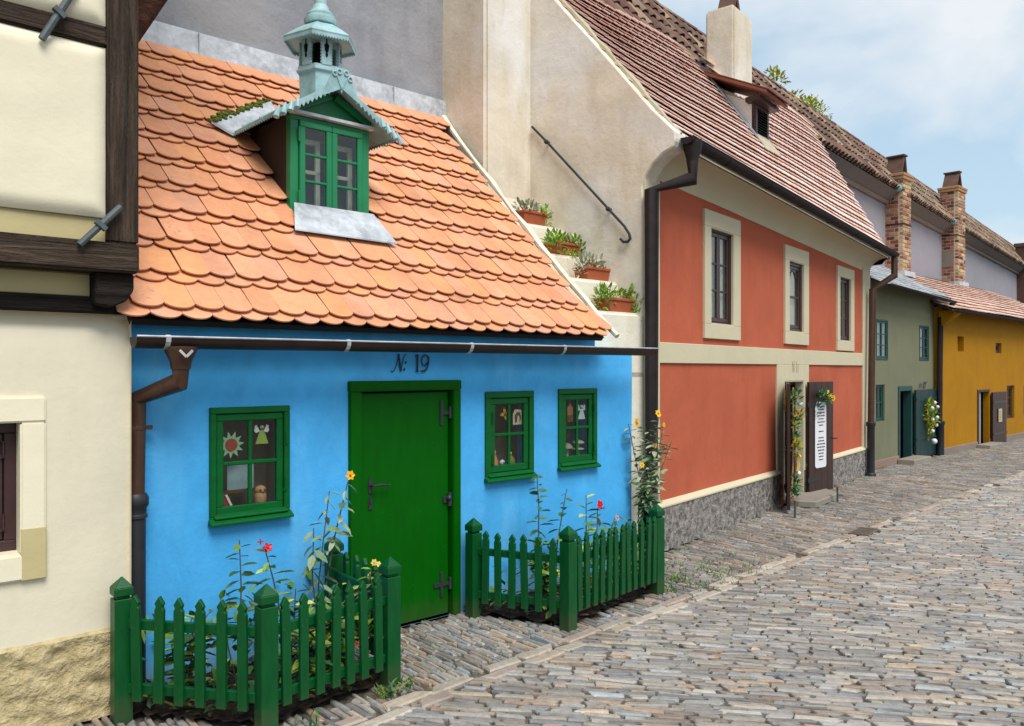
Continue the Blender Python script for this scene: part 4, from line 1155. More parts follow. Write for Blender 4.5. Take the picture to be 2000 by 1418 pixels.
REDS = ['#e2c2b6', '#e6c8be', '#dcb8aa', '#e8ccc2', '#d8b0a0', '#e0beb2', '#e4c6ba']
cand = []
for j in range(16):
    for row in (0, 1):
        v0 = j * RP + (.05 if row else 0) - .02
        for i in range(60):
            x = .12 + i * RT + (RT / 2 if row else 0)
            mm = r_m(x); an = math.atan(mm); y = -.3 + v0 * math.cos(an)
            if y > r_top(x) + .02 or x > r_edge(y) - .05: continue
            if 3.72 < x < 4.42 and .38 < y < 1.5: continue          # the louvred vent and chimney foot
            P = FRD.w(x, y); cand.append((row == 0, P.y, x, y, an, row))
cand.sort()
joined = MB(); ns = 0
for rw0, _, x, y, an, row in cand:
    wav = .012 * noise.noise(Vector((x * .8, y * 1.4, 3)))
    base = (x, y, r_z(x, y) + .030 + (.025 if row else 0) + wav)
    Rm = Matrix.Rotation(an, 3, 'X') @ Matrix.Rotation(-.215 + random.uniform(-.004, .004), 3, 'X') @ Matrix.Rotation(-.020 + random.uniform(-.006, .006), 3, 'Z')
    c = lin(random.choice(REDS)); k = random.uniform(.92, 1.06); c = (c[0] * k, c[1] * k, c[2] * k, 1)
    if row == 1 and ns < 300: piece('tile', tmr, rroof, base, Rm, c); ns += 1
    else:
        joined.tint = c[:3]; s0 = len(joined.v); joined.add(*tile_geo(RT - .003, .30, .009)); joined.xform(s0, Matrix.Translation(base) @ Rm.to_4x4())
joined.build('tiles', m['tile_attr'], rroof, kind='stuff')
# eave gutter and the two downpipes
gutter(RH, .05, RL + .02, -.40, 3.745, 3.545, .062, m['pipe_dark'], [.9 + 1.1 * i for i in range(6)], m['pipe_dark'])
mb = MB()
mb.lathe([(.05, 3.53), (.055, 3.58), (.082, 3.66), (.086, 3.74)], .17, -.40, 12); mb.tube([(.17, -.40, 3.55), (.17, -.40, 3.40), (-.03, -.10, 3.30), (-.03, -.10, 0.02)], .052, 14)
d1 = mb.build('downpipe', m['pipe_dark'], RH, smooth=True)
for z in (2.36, 1.55): 
    mb = MB(); mb.lathe([(.053, z - .012), (.057, z - .01), (.057, z + .01), (.053, z + .012)], -.03, -.10, 14); mb.build('pipe_clip', m['pipe_dark'], d1)
mb = MB(); mb.tube([(7.55, -.40, 3.52), (7.55, -.40, 3.20), (7.36, -.12, 2.98), (7.25, -.12, .80)], .05, 12)
d2 = mb.build('downpipe', m['pipe_brown'], RH, smooth=True, label='brown downpipe at the far end of the red wall')
mb = MB(); mb.lathe([(.058, .0), (.058, .78), (.072, .80), (.072, .85), (.06, .86)], 7.25, -.12, 14); mb.lathe([(.08, 0), (.08, .03), (.06, .05)], 7.25, -.12, 12); mb.build('standpipe', m['pipe_black'], d2, smooth=True)
# chimney
mb = MB(); mb.box(4.45, 5.15, 1.0, 1.43, 5.2, 6.86)
ch = mb.build('chimney', m['cream_old'], RH, bevel=.03, seg=2, label='tall plastered cream chimney')
mb = MB(); mb.prism([(4.64, 6.86), (4.70, 6.86), (4.80, 7.06), (4.90, 6.86), (4.96, 6.86), (4.84, 7.14), (4.76, 7.14)], 'y', 1.10, 1.34); mb.build('chimney_cap', m['soot'], ch)
# louvred vent with its own lean-to roof
vx0, vx1, vy = 3.84, 4.30, .44
mb = MB(); z0_ = r_z(4.05, vy) - .02; z1_ = z0_ + .47
ring(mb, vx0, vx1, z0_, z1_, .05, vy, vy + .06); vent = mb.build('roof_vent', m['brown_door'], RH)
for i in range(11):
    mb = MB(); z = z0_ + .06 + i * .034; mb.prism([(vy + .005, z), (vy + .012, z), (vy + .045, z + .028), (vy + .038, z + .028)], 'x', vx0 + .05, vx1 - .05); mb.build('louvre', m['iron_blue'], vent)
mb = MB(); mb.box(vx0 + .04, vx1 - .04, vy + .06, vy + .08, z0_ + .02, z1_ - .02); mb.build('vent_back', m['dark'], vent)
for x in (vx0, vx1 - .03):
    mb = MB(); yb = 1.12; mb.prism([(vy + .03, r_z(4.05, vy) - .1), (vy + .03, z1_), (yb, z1_ + .34), (yb, r_z(4.05, yb) - .1)], 'x', x, x + .03); mb.build('vent_cheek', m['cream_old'], vent)
mb = MB(); mb.box(vx0 - .12, vx1 + .1, vy - .1, vy + .10, z1_ + .0, z1_ + .06); mb.build('vent_beam', m['brown_door'], vent)
mb = MB(); mb.prism([(vy - .2, z1_ + .05), (vy - .2, z1_ + .085), (1.3, z1_ + .60), (1.3, z1_ + .56)], 'x', vx0 - .2, vx1 + .16); mb.build('vent_roof', m['roof_brown'], vent)
mb = MB()
for i in range(6): 
    x = vx0 - .17 + i * .135; mb.prism([(vy - .23, z1_ + .086), (vy - .23, z1_ + .10), (1.28, z1_ + .62), (1.28, z1_ + .60)], 'x', x, x + .125)
mb.build('vent_tiles', m['roof_brown'], vent)
mb = MB(); q = [(vx0 - .05, vy - .16), (vx1 + .05, vy - .16), (vx1 + .02, vy + .02), (vx0 - .02, vy + .02)]
mb.add([(x, y, r_z(x, y) + .055) for x, y in q] + [(x, y, r_z(x, y) + .03) for x, y in q], [(0, 1, 2, 3), (7, 6, 5, 4), (0, 4, 5, 1), (1, 5, 6, 2), (2, 6, 7, 3), (3, 7, 4, 0)]); mb.build('vent_flashing', m['mortar'], vent)
mb = MB(); q = [(vx0 - .06, vy - .02), (vx0 + .01, vy - .02), (vx0 + .01, 1.1), (vx0 - .10, 1.1)]
mb.add([(x, y, r_z(x, y) + .06) for x, y in q] + [(x, y, r_z(x, y) + .03) for x, y in q], [(0, 1, 2, 3), (7, 6, 5, 4), (0, 4, 5, 1), (1, 5, 6, 2), (2, 6, 7, 3), (3, 7, 4, 0)]); mb.build('vent_flashing', m['lead'], vent)
# open doorway, two leaves, slab
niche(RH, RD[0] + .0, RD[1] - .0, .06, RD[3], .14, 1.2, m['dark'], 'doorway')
mb = MB(); mb.box(RD[0], RD[1], -.044, .14, .02, .074); mb.build('threshold', m['stone_slab'], RH, bevel=.006)
mb = MB(); ring(mb, RD[0] + .004, RD[1] - .004, .0, RD[3] - .002, .05, .09, .135); mb.build('door_frame', m['brown_door'], RH)
def leaf_door(hx, hy, ex, ey, z0, z1, label, studs):
    w = math.hypot(ex - hx, ey - hy); an = math.atan2(ey - hy, ex - hx)
    Mx = Matrix.Translation((hx, hy, 0)) @ Matrix.Rotation(an, 4, 'Z')
    mb = MB(); n = 4
    for i in range(n): mb.box(w * i / n + .002, w * (i + 1) / n - .002, -.018, .018, z0, z1)
    mb.xform(0, Mx); L = mb.build('door', m['brown_door'], RH, bevel=.003, label=label)
    for z in (z0 + .18, z1 - .3):
        mb = MB(); mb.box(-.05, w * .35, -.026, -.0185, z - .02, z + .02); mb.tube([(-.02, -.02, z - .035), (-.02, -.02, z + .035)], .014, 7); mb.xform(0, Mx); mb.build('hinge', m['iron'], L)
    mb = MB(); mb.tube([(w - .03, -.018, .75), (w - .03, -.06, .75), (w + .03, -.065, .75)], .007, 6); mb.xform(0, Mx); mb.build('handle', m['iron'], L)
    return L, Mx
LR, MR = leaf_door(4.36, -.065, 5.06, -.165, .05, 1.53, 'right door leaf folded back against the wall', 0)
LL, ML = leaf_door(3.58, -.06, 2.97, -.29, .05, 1.53, 'left door leaf swung out from the wall', 0)
mb = MB(); mb.prism([(3.64, -.40), (4.55, -.40), (4.92, -.10), (4.92, -.045), (3.60, -.045), (3.58, -.2)], 'z', -.01, .075); mb.build('doorstep', m['stone_slab'], RH, bevel=.012)
# faint, worn painted number on the cream band
glyphs(RH, [('letter', [(.012, [(3.875, 1.665), (3.88, 1.80)]), (.012, [(3.88, 1.80), (3.935, 1.66)]), (.012, [(3.94, 1.66), (3.945, 1.80)])]), ('digit', [(.014, [(4.03, 1.66), (4.03, 1.80)])]), ('digit', [(.014, [(4.09, 1.66), (4.09, 1.765)])])], T0 - .0005, .002, m['numeral_pale'])
# stepped wall between the houses and the shaft above it, belong to the red house's gable (in the blue facade's axes)
def b2r(x, y, z=0.0):
    P = FB.w(x, y); q = FRD.l(P.x, P.y); return (q[0], q[1], z)
def stepblock(x0, x1, y0, y1, z0, z1, name, mat):
    mb = MB(); q = [b2r(x0, y0), b2r(x1, y0), b2r(x1, y1), b2r(x0, y1)]
    mb.add([(a, b, z0) for a, b, c in q] + [(a, b, z1) for a, b, c in q], [(3, 2, 1, 0), (4, 5, 6, 7), (0, 1, 5, 4), (1, 2, 6, 5), (2, 3, 7, 6), (3, 0, 4, 7)])
    return mb.build(name, mat, RH, bevel=.030, seg=3)
stepblock(2.36, 2.77, .20, .50, 0.0, 1.70, 'wall_step', m['step_white'])
for y0, y1, z1, x1 in ((.20, .50, 2.205, 2.77), (.45, .85, 2.505, 2.73), (.80, 1.09, 2.76, 2.67), (1.04, 1.36, 3.06, 2.63)):
    stepblock(1.86, x1, y0, y1, 1.6, z1, 'wall_step', m['step_white'])
mb = MB(); q0 = [b2r(1.88, 1.28), b2r(2.62, 1.28), b2r(2.60, 1.55), b2r(1.88, 1.55)]; zz = [3.0, 3.0, 3.62, 3.62]
mb.add([(a, b, 2.0) for a, b, c in q0] + [(q[0], q[1], z) for q, z in zip(q0, zz)], [(3, 2, 1, 0), (4, 5, 6, 7), (0, 1, 5, 4), (1, 2, 6, 5), (2, 3, 7, 6), (3, 0, 4, 7)]); mb.build('sloped_coping', m['cream_old'], RH, bevel=.02, seg=2)
stepblock(1.925, 2.60, 1.44, 2.4, 3.0, 7.5, 'chimney_shaft', m['cream_old'])
mb = MB(); q = [(-.05, 1.215, 4.104), (-.055, 1.03, 3.92), (-.055, .35, 3.20), (-.055, .17, 3.01), (-.055, .115, 2.93), (-.055, .105, 2.885), (-.055, .13, 2.86), (-.055, .175, 2.862), (-.055, .21, 2.895)]
mb.tube(q, .0125, 8); rod = mb.build('handrail', m['iron'], RH, smooth=True, label='slanting hooked iron rail on the gable wall')
for y, z in ((1.03, 3.92), (.33, 3.18)):
    mb = MB(); mb.tube([(-.075, y, z), (-.015, y, z)], .014, 8); mb.sphere((-.07, y, z), .024, 8, 5); mb.build('wall_fixing', m['iron'], rod)
# sign on the folded leaf, garland, flower bunch, boot scrapers
P = RH.matrix_basis @ MR @ Vector((.30, -.022, .40)); ang_leaf = FRD.a + math.atan2(-.10, .70)
sg = thing('notice_board', 'white arched notice board of printed lines hung on the open brown door', 'sign', P, ang_leaf)
mb = MB(); mb.prism([(-.16, 0), (-.13, -.025), (.13, -.025), (.16, 0), (.16, .80), (.10, .86), (-.10, .86), (-.16, .80)], 'y', -.012, 0); mb.build('board', m['white'], sg, bevel=.004)
mb = MB()
for i, (wd) in enumerate([.17, .13, .16, .18, .11, .17, .10, 0, .11, 0, .12, .14, .19, .18, .15, .12, .11, .10]):
    if wd == 0: continue
    z = .80 - i * .042; x = -wd / 2 * 1.25
    while x < wd / 2 * 1.25:
        l = random.uniform(.05, .11); mb.box(x, min(x + l, wd * .63), -.0142, -.012, z - .007, z + .007); x += l + .010
mb.build('printed_lines', m['print'], sg)
def flower(mb, p, r, c1, c2, n=6):
    p = Vector(p)
    ax = Vector((random.uniform(-.3, .3), -1, random.uniform(-.1, .5))).normalized(); u = ax.cross(Vector((0, 0, 1))).normalized(); v = u.cross(ax)
    for k in range(n):
        a = 2 * math.pi * k / n; d = u * math.cos(a) + v * math.sin(a); e = u * -math.sin(a) + v * math.cos(a)
        mb.tint = c1; mb.add([p, p + d * r * .6 + e * r * .34 + ax * r * .12, p + d * r + ax * r * .05, p + d * r * .6 - e * r * .34 + ax * r * .12], [(0, 1, 2, 3)])
    mb.tint = c2; mb.sphere(p + ax * r * .12, r * .24, 6, 4)
GREEN = [lin(x) for x in ('#3f7a3a', '#2f6a45', '#4f8a3a', '#2d5a38', '#6a9440')]
DEEP = [lin(x) for x in ('#1f5a40', '#2b6a4a', '#2a5238')]
YEL = [lin(x) for x in ('#c8a818', '#d8b820', '#a8981c')]
sp = thing('flower_bunch', 'bunch of green leaves and yellow flowers pinned above the notice board', 'flowers', P + Vector((0, 0, .93)), ang_leaf)
mb = MB(); clump(mb, (0, -.05, 0), (.17, .05, .08), 90, .07, DEEP + GREEN); clump(mb, (-.14, -.04, -.12), (.05, .03, .12), 30, .06, DEEP); mb.build('leaves', m['leaf'], sp, fixn=False)
for fx, fz in ((.17, -.02), (.08, .0), (.02, .05)):
    mb = MB(); flower(mb, (fx, -.1, fz), .05, col('#d8b018'), col('#b08010')); mb.build('flower', m['leaf'], sp, fixn=False)
P = FRD.w(3.67, -.10, 0)
gd = thing('door_garland', 'hanging garland of leaves, yellow flowers and bows beside the red house doorway', 'garland', P, FRD.a)
mb = MB(); mb.tint = lin('#a58a5a')[:3]; mb.tube([(0, 0, 1.47), (.01, 0, 1.0), (.0, 0, .5), (-.05, 0, .12)], .012, 6); mb.build('cord', m['tint'], gd)
mb = MB()
for z, n in ((1.33, 50), (1.0, 30), (.78, 30), (.25, 40), (.12, 30)): clump(mb, (random.uniform(-.03, .03), -.02, z), (.09, .06, .11), n, .08, GREEN if z > .5 else DEEP + GREEN)
mb.build('leaves', m['leaf'], gd, fixn=False)
for z, x in ((1.14, .07), (.71, .01)):
    mb = MB(); clump(mb, (x, -.05, z), (.065, .04, .08), 40, .07, YEL); mb.build('yellow_flower', m['leaf'], gd, fixn=False)
mb = MB(); mb.tint = col('#e8e8e8'); mb.sphere((.05, -.07, 1.27), .035, 8, 5); mb.sphere((.03, -.06, .40), .03, 8, 5); mb.build('white_bow', m['leaf'], gd, smooth=True)
mb = MB(); mb.tint = col('#c0a068'); mb.tube([(0, -.03, .62), (.03, -.05, .5), (.0, -.05, .42)], [.02, .03, .02], 7); mb.build('straw_bow', m['leaf'], gd, smooth=True)
for x, y, lab in ((2.80, -.42, 'left'), (4.22, -.48, 'right')):
    p = FRD.w(x, y)
    t = thing('foot_scraper', 'short rusty T-shaped iron post at the %s of the red house doorstep' % ('near side' if lab == 'left' else 'far side'), 'boot scraper', p, FRD.a, 'iron posts beside the doorstep')
    mb = MB(); mb.bar((0, 0, 0), (0, 0, .20), .02, .02); mb.build('stem', m['iron_blue'], t)
    mb = MB(); mb.tint = lin('#8a7460')[:3]; mb.box(-.06, .06, -.014, .014, .20, .235); mb.build('crossbar', m['tint'], t)
ye = thing('yellow_banner', 'narrow yellow strip hanging on the jamb left of the red house doorway', 'banner', FRD.w(3.50, -.06, 1.18), FRD.a)
mb = MB(); mb.tint = col('#d8b02a'); mb.box(-.02, .03, -.012, 0, 0, .26); mb.build('strip', m['tint'], ye)

# ------------------------------------------------------------------ flower boxes on the wall steps
def flower_box(x, y, z, L, label, left, right, mid_):
    t = thing('flower_box', label, 'flower box', FB.w(x, y, z), FB.a + R(3), 'terracotta flower boxes on the wall steps')
    mb = MB(); h = .125; d = .085
    mb.add([(-L / 2 * .9, -d * .85, 0), (L / 2 * .9, -d * .85, 0), (L / 2 * .9, d * .85, 0), (-L / 2 * .9, d * .85, 0), (-L / 2, -d, h), (L / 2, -d, h), (L / 2, d, h), (-L / 2, d, h)],
           [(3, 2, 1, 0), (4, 5, 6, 7), (0, 1, 5, 4), (1, 2, 6, 5), (2, 3, 7, 6), (3, 0, 4, 7)])
    mb.box(-L / 2 - .008, L / 2 + .008, -d - .008, -d + .012, h - .025, h); mb.box(-L / 2 - .008, L / 2 + .008, d - .012, d + .008, h - .025, h)
    mb.box(-L / 2 - .008, -L / 2 + .012, -d + .012, d - .012, h - .025, h); mb.box(L / 2 - .012, L / 2 + .008, -d + .012, d - .012, h - .025, h)
    mb.build('box', m['terracotta'], t, bevel=.004)
    mb = MB()
    for (cx, cy, cz, rx, ry, rz, n, s, cl) in mid_: clump(mb, (cx, cy, cz), (rx, ry, rz), n, s, cl, .5)
    mb.build('foliage', m['leaf'], t, fixn=False)
    return t
SIL = [lin(x) for x in ('#a3ab90', '#bcbda4', '#929c80', '#c9c5b0')]
SUC = [lin(x) for x in ('#7a9e34', '#94b840', '#668a30', '#a6c44c', '#86a83a')]
flower_box(2.235, 1.16, 3.06, .31, 'flower box on the top wall step, silver plant left and green right', 0, 0, [(-.04, 0, .15, .17, .08, .06, 120, .06, SIL), (.17, -.03, .09, .07, .07, .12, 110, .05, SUC)])
flower_box(2.45, .93, 2.76, .33, 'flower box almost hidden by bushy green succulents, second step from top', 0, 0, [(-.16, -.05, .12, .12, .08, .10, 130, .055, SUC), (.16, -.05, .10, .12, .09, .12, 150, .055, SUC), (0, 0, .15, .2, .08, .05, 70, .05, SUC), (-.02, -.1, .01, .2, .03, .03, 50, .04, SUC)])
flower_box(2.51, .61, 2.505, .33, 'flower box with only silvery grey foliage, third step from top', 0, 0, [(-.02, 0, .16, .18, .08, .07, 150, .06, SIL), (-.22, -.04, .10, .08, .05, .08, 40, .05, SIL), (.17, -.02, .10, .04, .05, .05, 25, .05, SIL)])
flower_box(2.50, .33, 2.205, .36, 'flower box with green succulents spilling over both ends, lowest step', 0, 0, [(-.19, -.02, .12, .10, .09, .11, 130, .055, SUC), (0, .02, .16, .2, .07, .05, 90, .05, SUC), (.2, -.05, .08, .09, .08, .14, 150, .055, SUC), (.22, -.08, -.02, .04, .04, .08, 40, .045, SUC)])

# ------------------------------------------------------------------ olive green house
GH = house('green_house', 'small olive green house with slate roof and teal door', FG)
gws = [(0.31, .88, 1.86, 2.56), (2.62, 3.20, 1.868, 2.545), (.28, .74, .79, 1.443)]
GD = (1.44, 2.13, 0.03, 1.39)
mb = MB(); wall_grid(mb, -.15, 3.74, 0, 3.205, [(a + .01, b - .01, c + .01, d - .01) for a, b, c, d in gws] + [GD], 0, .14, .35, .3, .01, 7.0)
mb.box(-.15, .05, .35, 2.0, 0, 3.1); mb.box(3.54, 3.74, .35, 2.0, 0, 3.1); mb.build('wall', m['green_wall'], GH, smooth=True)
for i, w_ in enumerate(gws): window(GH, *w_, -.01 if i < 2 else .02, m['teal_win'], 1, 3 if i < 2 else 2, .03, .03, .018, sashes=2, backmat='curtain', backd=.02)
mb = MB(); mb.box(-.15, GD[0] - .02, -.025, 0.02, 0, .14); mb.box(GD[1] + .02, 3.5, -.025, 0.02, 0, .10); mb.build('plinth', m['plinth_pink'], GH, bevel=.006)
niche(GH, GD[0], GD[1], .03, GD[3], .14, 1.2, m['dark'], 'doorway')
mb = MB(); mb.box(GD[0] - .03, GD[0] + .045, -.02, .13, 0, GD[3]); mb.box(GD[1] - .03, GD[1] + .03, -.02, .13, 0, GD[3]); mb.box(GD[0] + .045, GD[1] - .03, -.02, .13, GD[3] - .09, GD[3]); mb.build('door_frame', m['teal_win'], GH, bevel=.004)
mb = MB(); 
for i in range(5): mb.box(2.20 + i * .25, 2.447 + i * .25, -.075, -.035, .03, 1.31)
gdoor = mb.build('door', m['teal'], GH, bevel=.004)
mb = MB(); mb.box(2.2, 3.45, -.085, -.0755, .36, .40); mb.box(2.2, 3.45, -.085, -.0755, 1.10, 1.15); mb.build('door_ledge', m['teal'], gdoor)
mb = MB(); mb.box(1.45, 1.78, .16, .20, .03, 1.2); mb.build('inner_door', m['teal'], GH)
mb = MB(); mb.box(1.30, 2.25, -.32, -.03, -.01, .09); mb.build('doorstep', m['stone_slab'], GH, bevel=.01)
glyphs(GH, [('letter', [(.022, [(2.62, 1.345), (2.63, 1.425)]), (.018, [(2.63, 1.42), (2.70, 1.42), (2.735, 1.39), (2.74, 1.345)])]), ('letter', [(.02, [(2.84, 1.40), (2.87, 1.345), (2.93, 1.35), (2.97, 1.40), (2.93, 1.445), (2.87, 1.445), (2.84, 1.40)]), (.018, [(2.97, 1.44), (3.06, 1.455)])])], -.012, .003, m['print'])
mb = MB(); mb.prism([(-.26, 3.08), (-.26, 3.10), (2.05, 4.42), (2.05, 4.36)], 'x', -.05, 3.76); groof = mb.build('roof', m['tar'], GH)
joined = MB(); sa_ = math.atan(1.32 / 2.31)
for j in range(14):
    for i in range(27):
        x = -.05 + i * .14 + (.07 if j % 2 else 0)
        if x > 3.72: continue
        c = lin(random.choice(['#94989c', '#a2a5a8', '#84888d', '#aeb0b2', '#8c9094'])); joined.tint = c[:3]
        s0 = len(joined.v); joined.add(*tile_geo(.135, .27, .009, 4, .12))
        y = -.28 + j * .165 * math.cos(sa_); joined.xform(s0, Matrix.Translation((x + .07, y, 3.10 + (y + .26) * 1.32 / 2.31 + .022)) @ Matrix.Rotation(sa_ - .05 + random.uniform(-.01, .01), 4, 'X'))
joined.build('slates', m['slate'], groof, kind='stuff')
gutter(GH, -.05, 3.74, -.33, 3.11, 3.04, .045, m['pipe_dark'], (), m['zinc'])
mb = MB(); mb.tube([(3.62, -.33, 3.02), (3.58, -.28, 2.9), (3.52, -.13, 2.72), (3.46, -.12, .6)], .048, 10); gpipe = mb.build('downpipe', m['pipe_dark'], GH, smooth=True)
mb = MB(); mb.lathe([(.075, 0), (.075, .6), (.09, .62), (.09, .67), (.07, .68)], 3.45, -.14, 12); mb.build('standpipe', m['pipe_black'], gpipe, smooth=True)
wr = thing('door_wreath', 'long leafy wreath with white baubles hanging on the teal door', 'wreath', FG.w(2.85, -.14, .72), FG.a)
mb = MB()
for k in range(12):
    a = 2 * math.pi * k / 12; clump(mb, (.14 * math.cos(a), 0, .10 + .19 * math.sin(a)), (.10, .06, .09), 26, .085, SUC + YEL)
clump(mb, (-.03, 0, -.22), (.09, .05, .16), 60, .08, SUC + YEL); mb.build('leaves', m['leaf'], wr, fixn=False)
for bx, bz in ((-.13, .02), (.16, .05), (0, .34), (.18, .25), (-.02, -.40), (-.12, -.2), (.1, -.1), (-.16, .24)):
    mb = MB(); mb.tint = col('#d8d8dc'); mb.sphere((bx, -.07, bz), .035 if bz > -.3 else .055, 8, 5); mb.build('bauble', m['leaf'], wr, smooth=True)

# ------------------------------------------------------------------ yellow house
YH = house('yellow_house', 'ochre yellow house with pale tiled roof at the far end of the row', FY)
YD = (2.37, 3.20, -.02, 1.25); YL = 13.0
yw = [(4.57, 5.20, .52, 1.31), (6.0, 6.6, .52, 1.31)]; yn = (1.07, 1.47, 2.07, 2.38); ys_ = (3.68, 4.14, 2.07, 2.30)
mb = MB(); wall_grid(mb, .19, YL, -.02, 2.945, yw + [yn, ys_, YD], 0, .12, .35, .4, .01, 2.0); mb.box(.2, .4, .35, 2.0, 0, 2.8); mb.box(YL - .2, YL, .35, 2.0, 0, 2.8)
mb.build('wall', m['yellow'], YH, smooth=True)
mb = MB(); mb.box(yn[0], yn[1], .11, .16, yn[2], yn[3]); mb.build('blind_niche', m['yellow'], YH)
for w_ in yw: window(YH, *w_, .05, m['win_brown'], 1, 3, .04, .035, .02, sashes=2, backmat='room', backd=.25)
window(YH, *ys_, .05, m['win_brown'], 1, 1, .05, .03, .02, sashes=1, backmat='room', backd=.2)
mb = MB(); mb.box(.19, YD[0] - .06, -.03, .01, -.02, .13); mb.box(YD[1] + .06, YL, -.03, .01, -.02, .14); mb.build('plinth', m['plinth_grey'], YH, bevel=.006)
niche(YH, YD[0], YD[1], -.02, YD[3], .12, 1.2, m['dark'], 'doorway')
mb = MB(); mb.box(YD[0] - .02, YD[0] + .07, -.02, .12, -.02, YD[3]); mb.box(YD[0] + .07, YD[1], -.02, .12, YD[3] - .05, YD[3]); mb.build('door_frame', m['brown_door'], YH, bevel=.004)
mb = MB(); mb.box(YD[0] + .072, YD[0] + .30, .02, .119, .02, YD[3] - .06); mb.build('door_reveal', m['grey_light'], YH)
mb = MB()
for i in range(4): mb.box(3.24 + i * .26, 3.497 + i * .26, -.07, -.03, -.0, 1.18)
ydoor = mb.build('door', m['brown_door'], YH, bevel=.004)
mb = MB(); mb.box(3.24, 4.28, -.082, -.0705, .22, .27); mb.box(3.24, 4.28, -.082, -.0705, .93, .98); mb.build('door_ledge', m['win_brown'], ydoor)
mb = MB(); mb.box(2.2, 3.2, -.3, -.03, -.02, .08); mb.build('doorstep', m['stone_slab'], YH, bevel=.01)
nt = thing('paper_notice', 'small cream paper notice on the yellow house door', 'sign', FY.w(3.72, -.085, .50), FY.a)
mb = MB(); mb.tint = col('#b5a688'); mb.box(-.13, .13, -.006, 0, 0, .30); mb.build('sheet', m['tint'], nt)
mb = MB(); mb.tint = col('#6e6250')
for i in range(6): mb.box(-.09, random.uniform(.03, .09), -.0075, -.006, .05 + i * .037, .06 + i * .037)
mb.build('printed_lines', m['tint'], nt)
mb = MB(); mb.prism([(-.26, 2.83), (-.26, 2.86), (2.9, 4.36), (2.9, 4.28)], 'x', -.08, YL + .1); yroof = mb.build('roof', m['tar'], YH)
sy = math.atan(1.5 / 3.16); joined = MB(); ns = 0
tmy = tile_mesh(.165, .40, .016, 'yel', m['tile_obj'])
PALE = ['#dab8a8', '#e0c2b4', '#d2ac9a', '#e2c8bc', '#cca28e']
for j in range(11):
    for i in range(78):
        x = -.05 + i * .168 + (.084 if j % 2 else 0)
        if x > YL: continue
        y = -.28 + j * .285 * math.cos(sy); c = lin(random.choice(PALE)); k = random.uniform(.85, 1.12); c = (c[0] * k, c[1] * k, c[2] * k, 1)
        base = Vector((x + .08, y, 2.86 + (y + .26) * 1.5 / 3.16 + .045 + .012 * noise.noise(Vector((x, y, 0))))); Rm = Matrix.Rotation(sy - .115 + random.uniform(-.01, .01), 3, 'X')
        if i < 27 and ns < 297: piece('tile', tmy, yroof, base, Rm, c); ns += 1
        else:
            joined.tint = c[:3]; s0 = len(joined.v); joined.add(*tile_geo(.165, .40, .016)); joined.xform(s0, Matrix.Translation(base) @ Rm.to_4x4())
joined.build('tiles', m['tile_attr'], yroof, kind='stuff')
gutter(YH, -.05, YL, -.33, 2.845, 2.82, .045, m['pipe_dark'], (), m['pipe_dark'])
mb = MB(); mb.prism([(-.28, 2.86), (-.30, 2.80), (0.0, 2.55), (.05, 2.55), (.05, 2.86)], 'x', .12, .36); mb.build('eave_corbel', m['yellow'], YH)

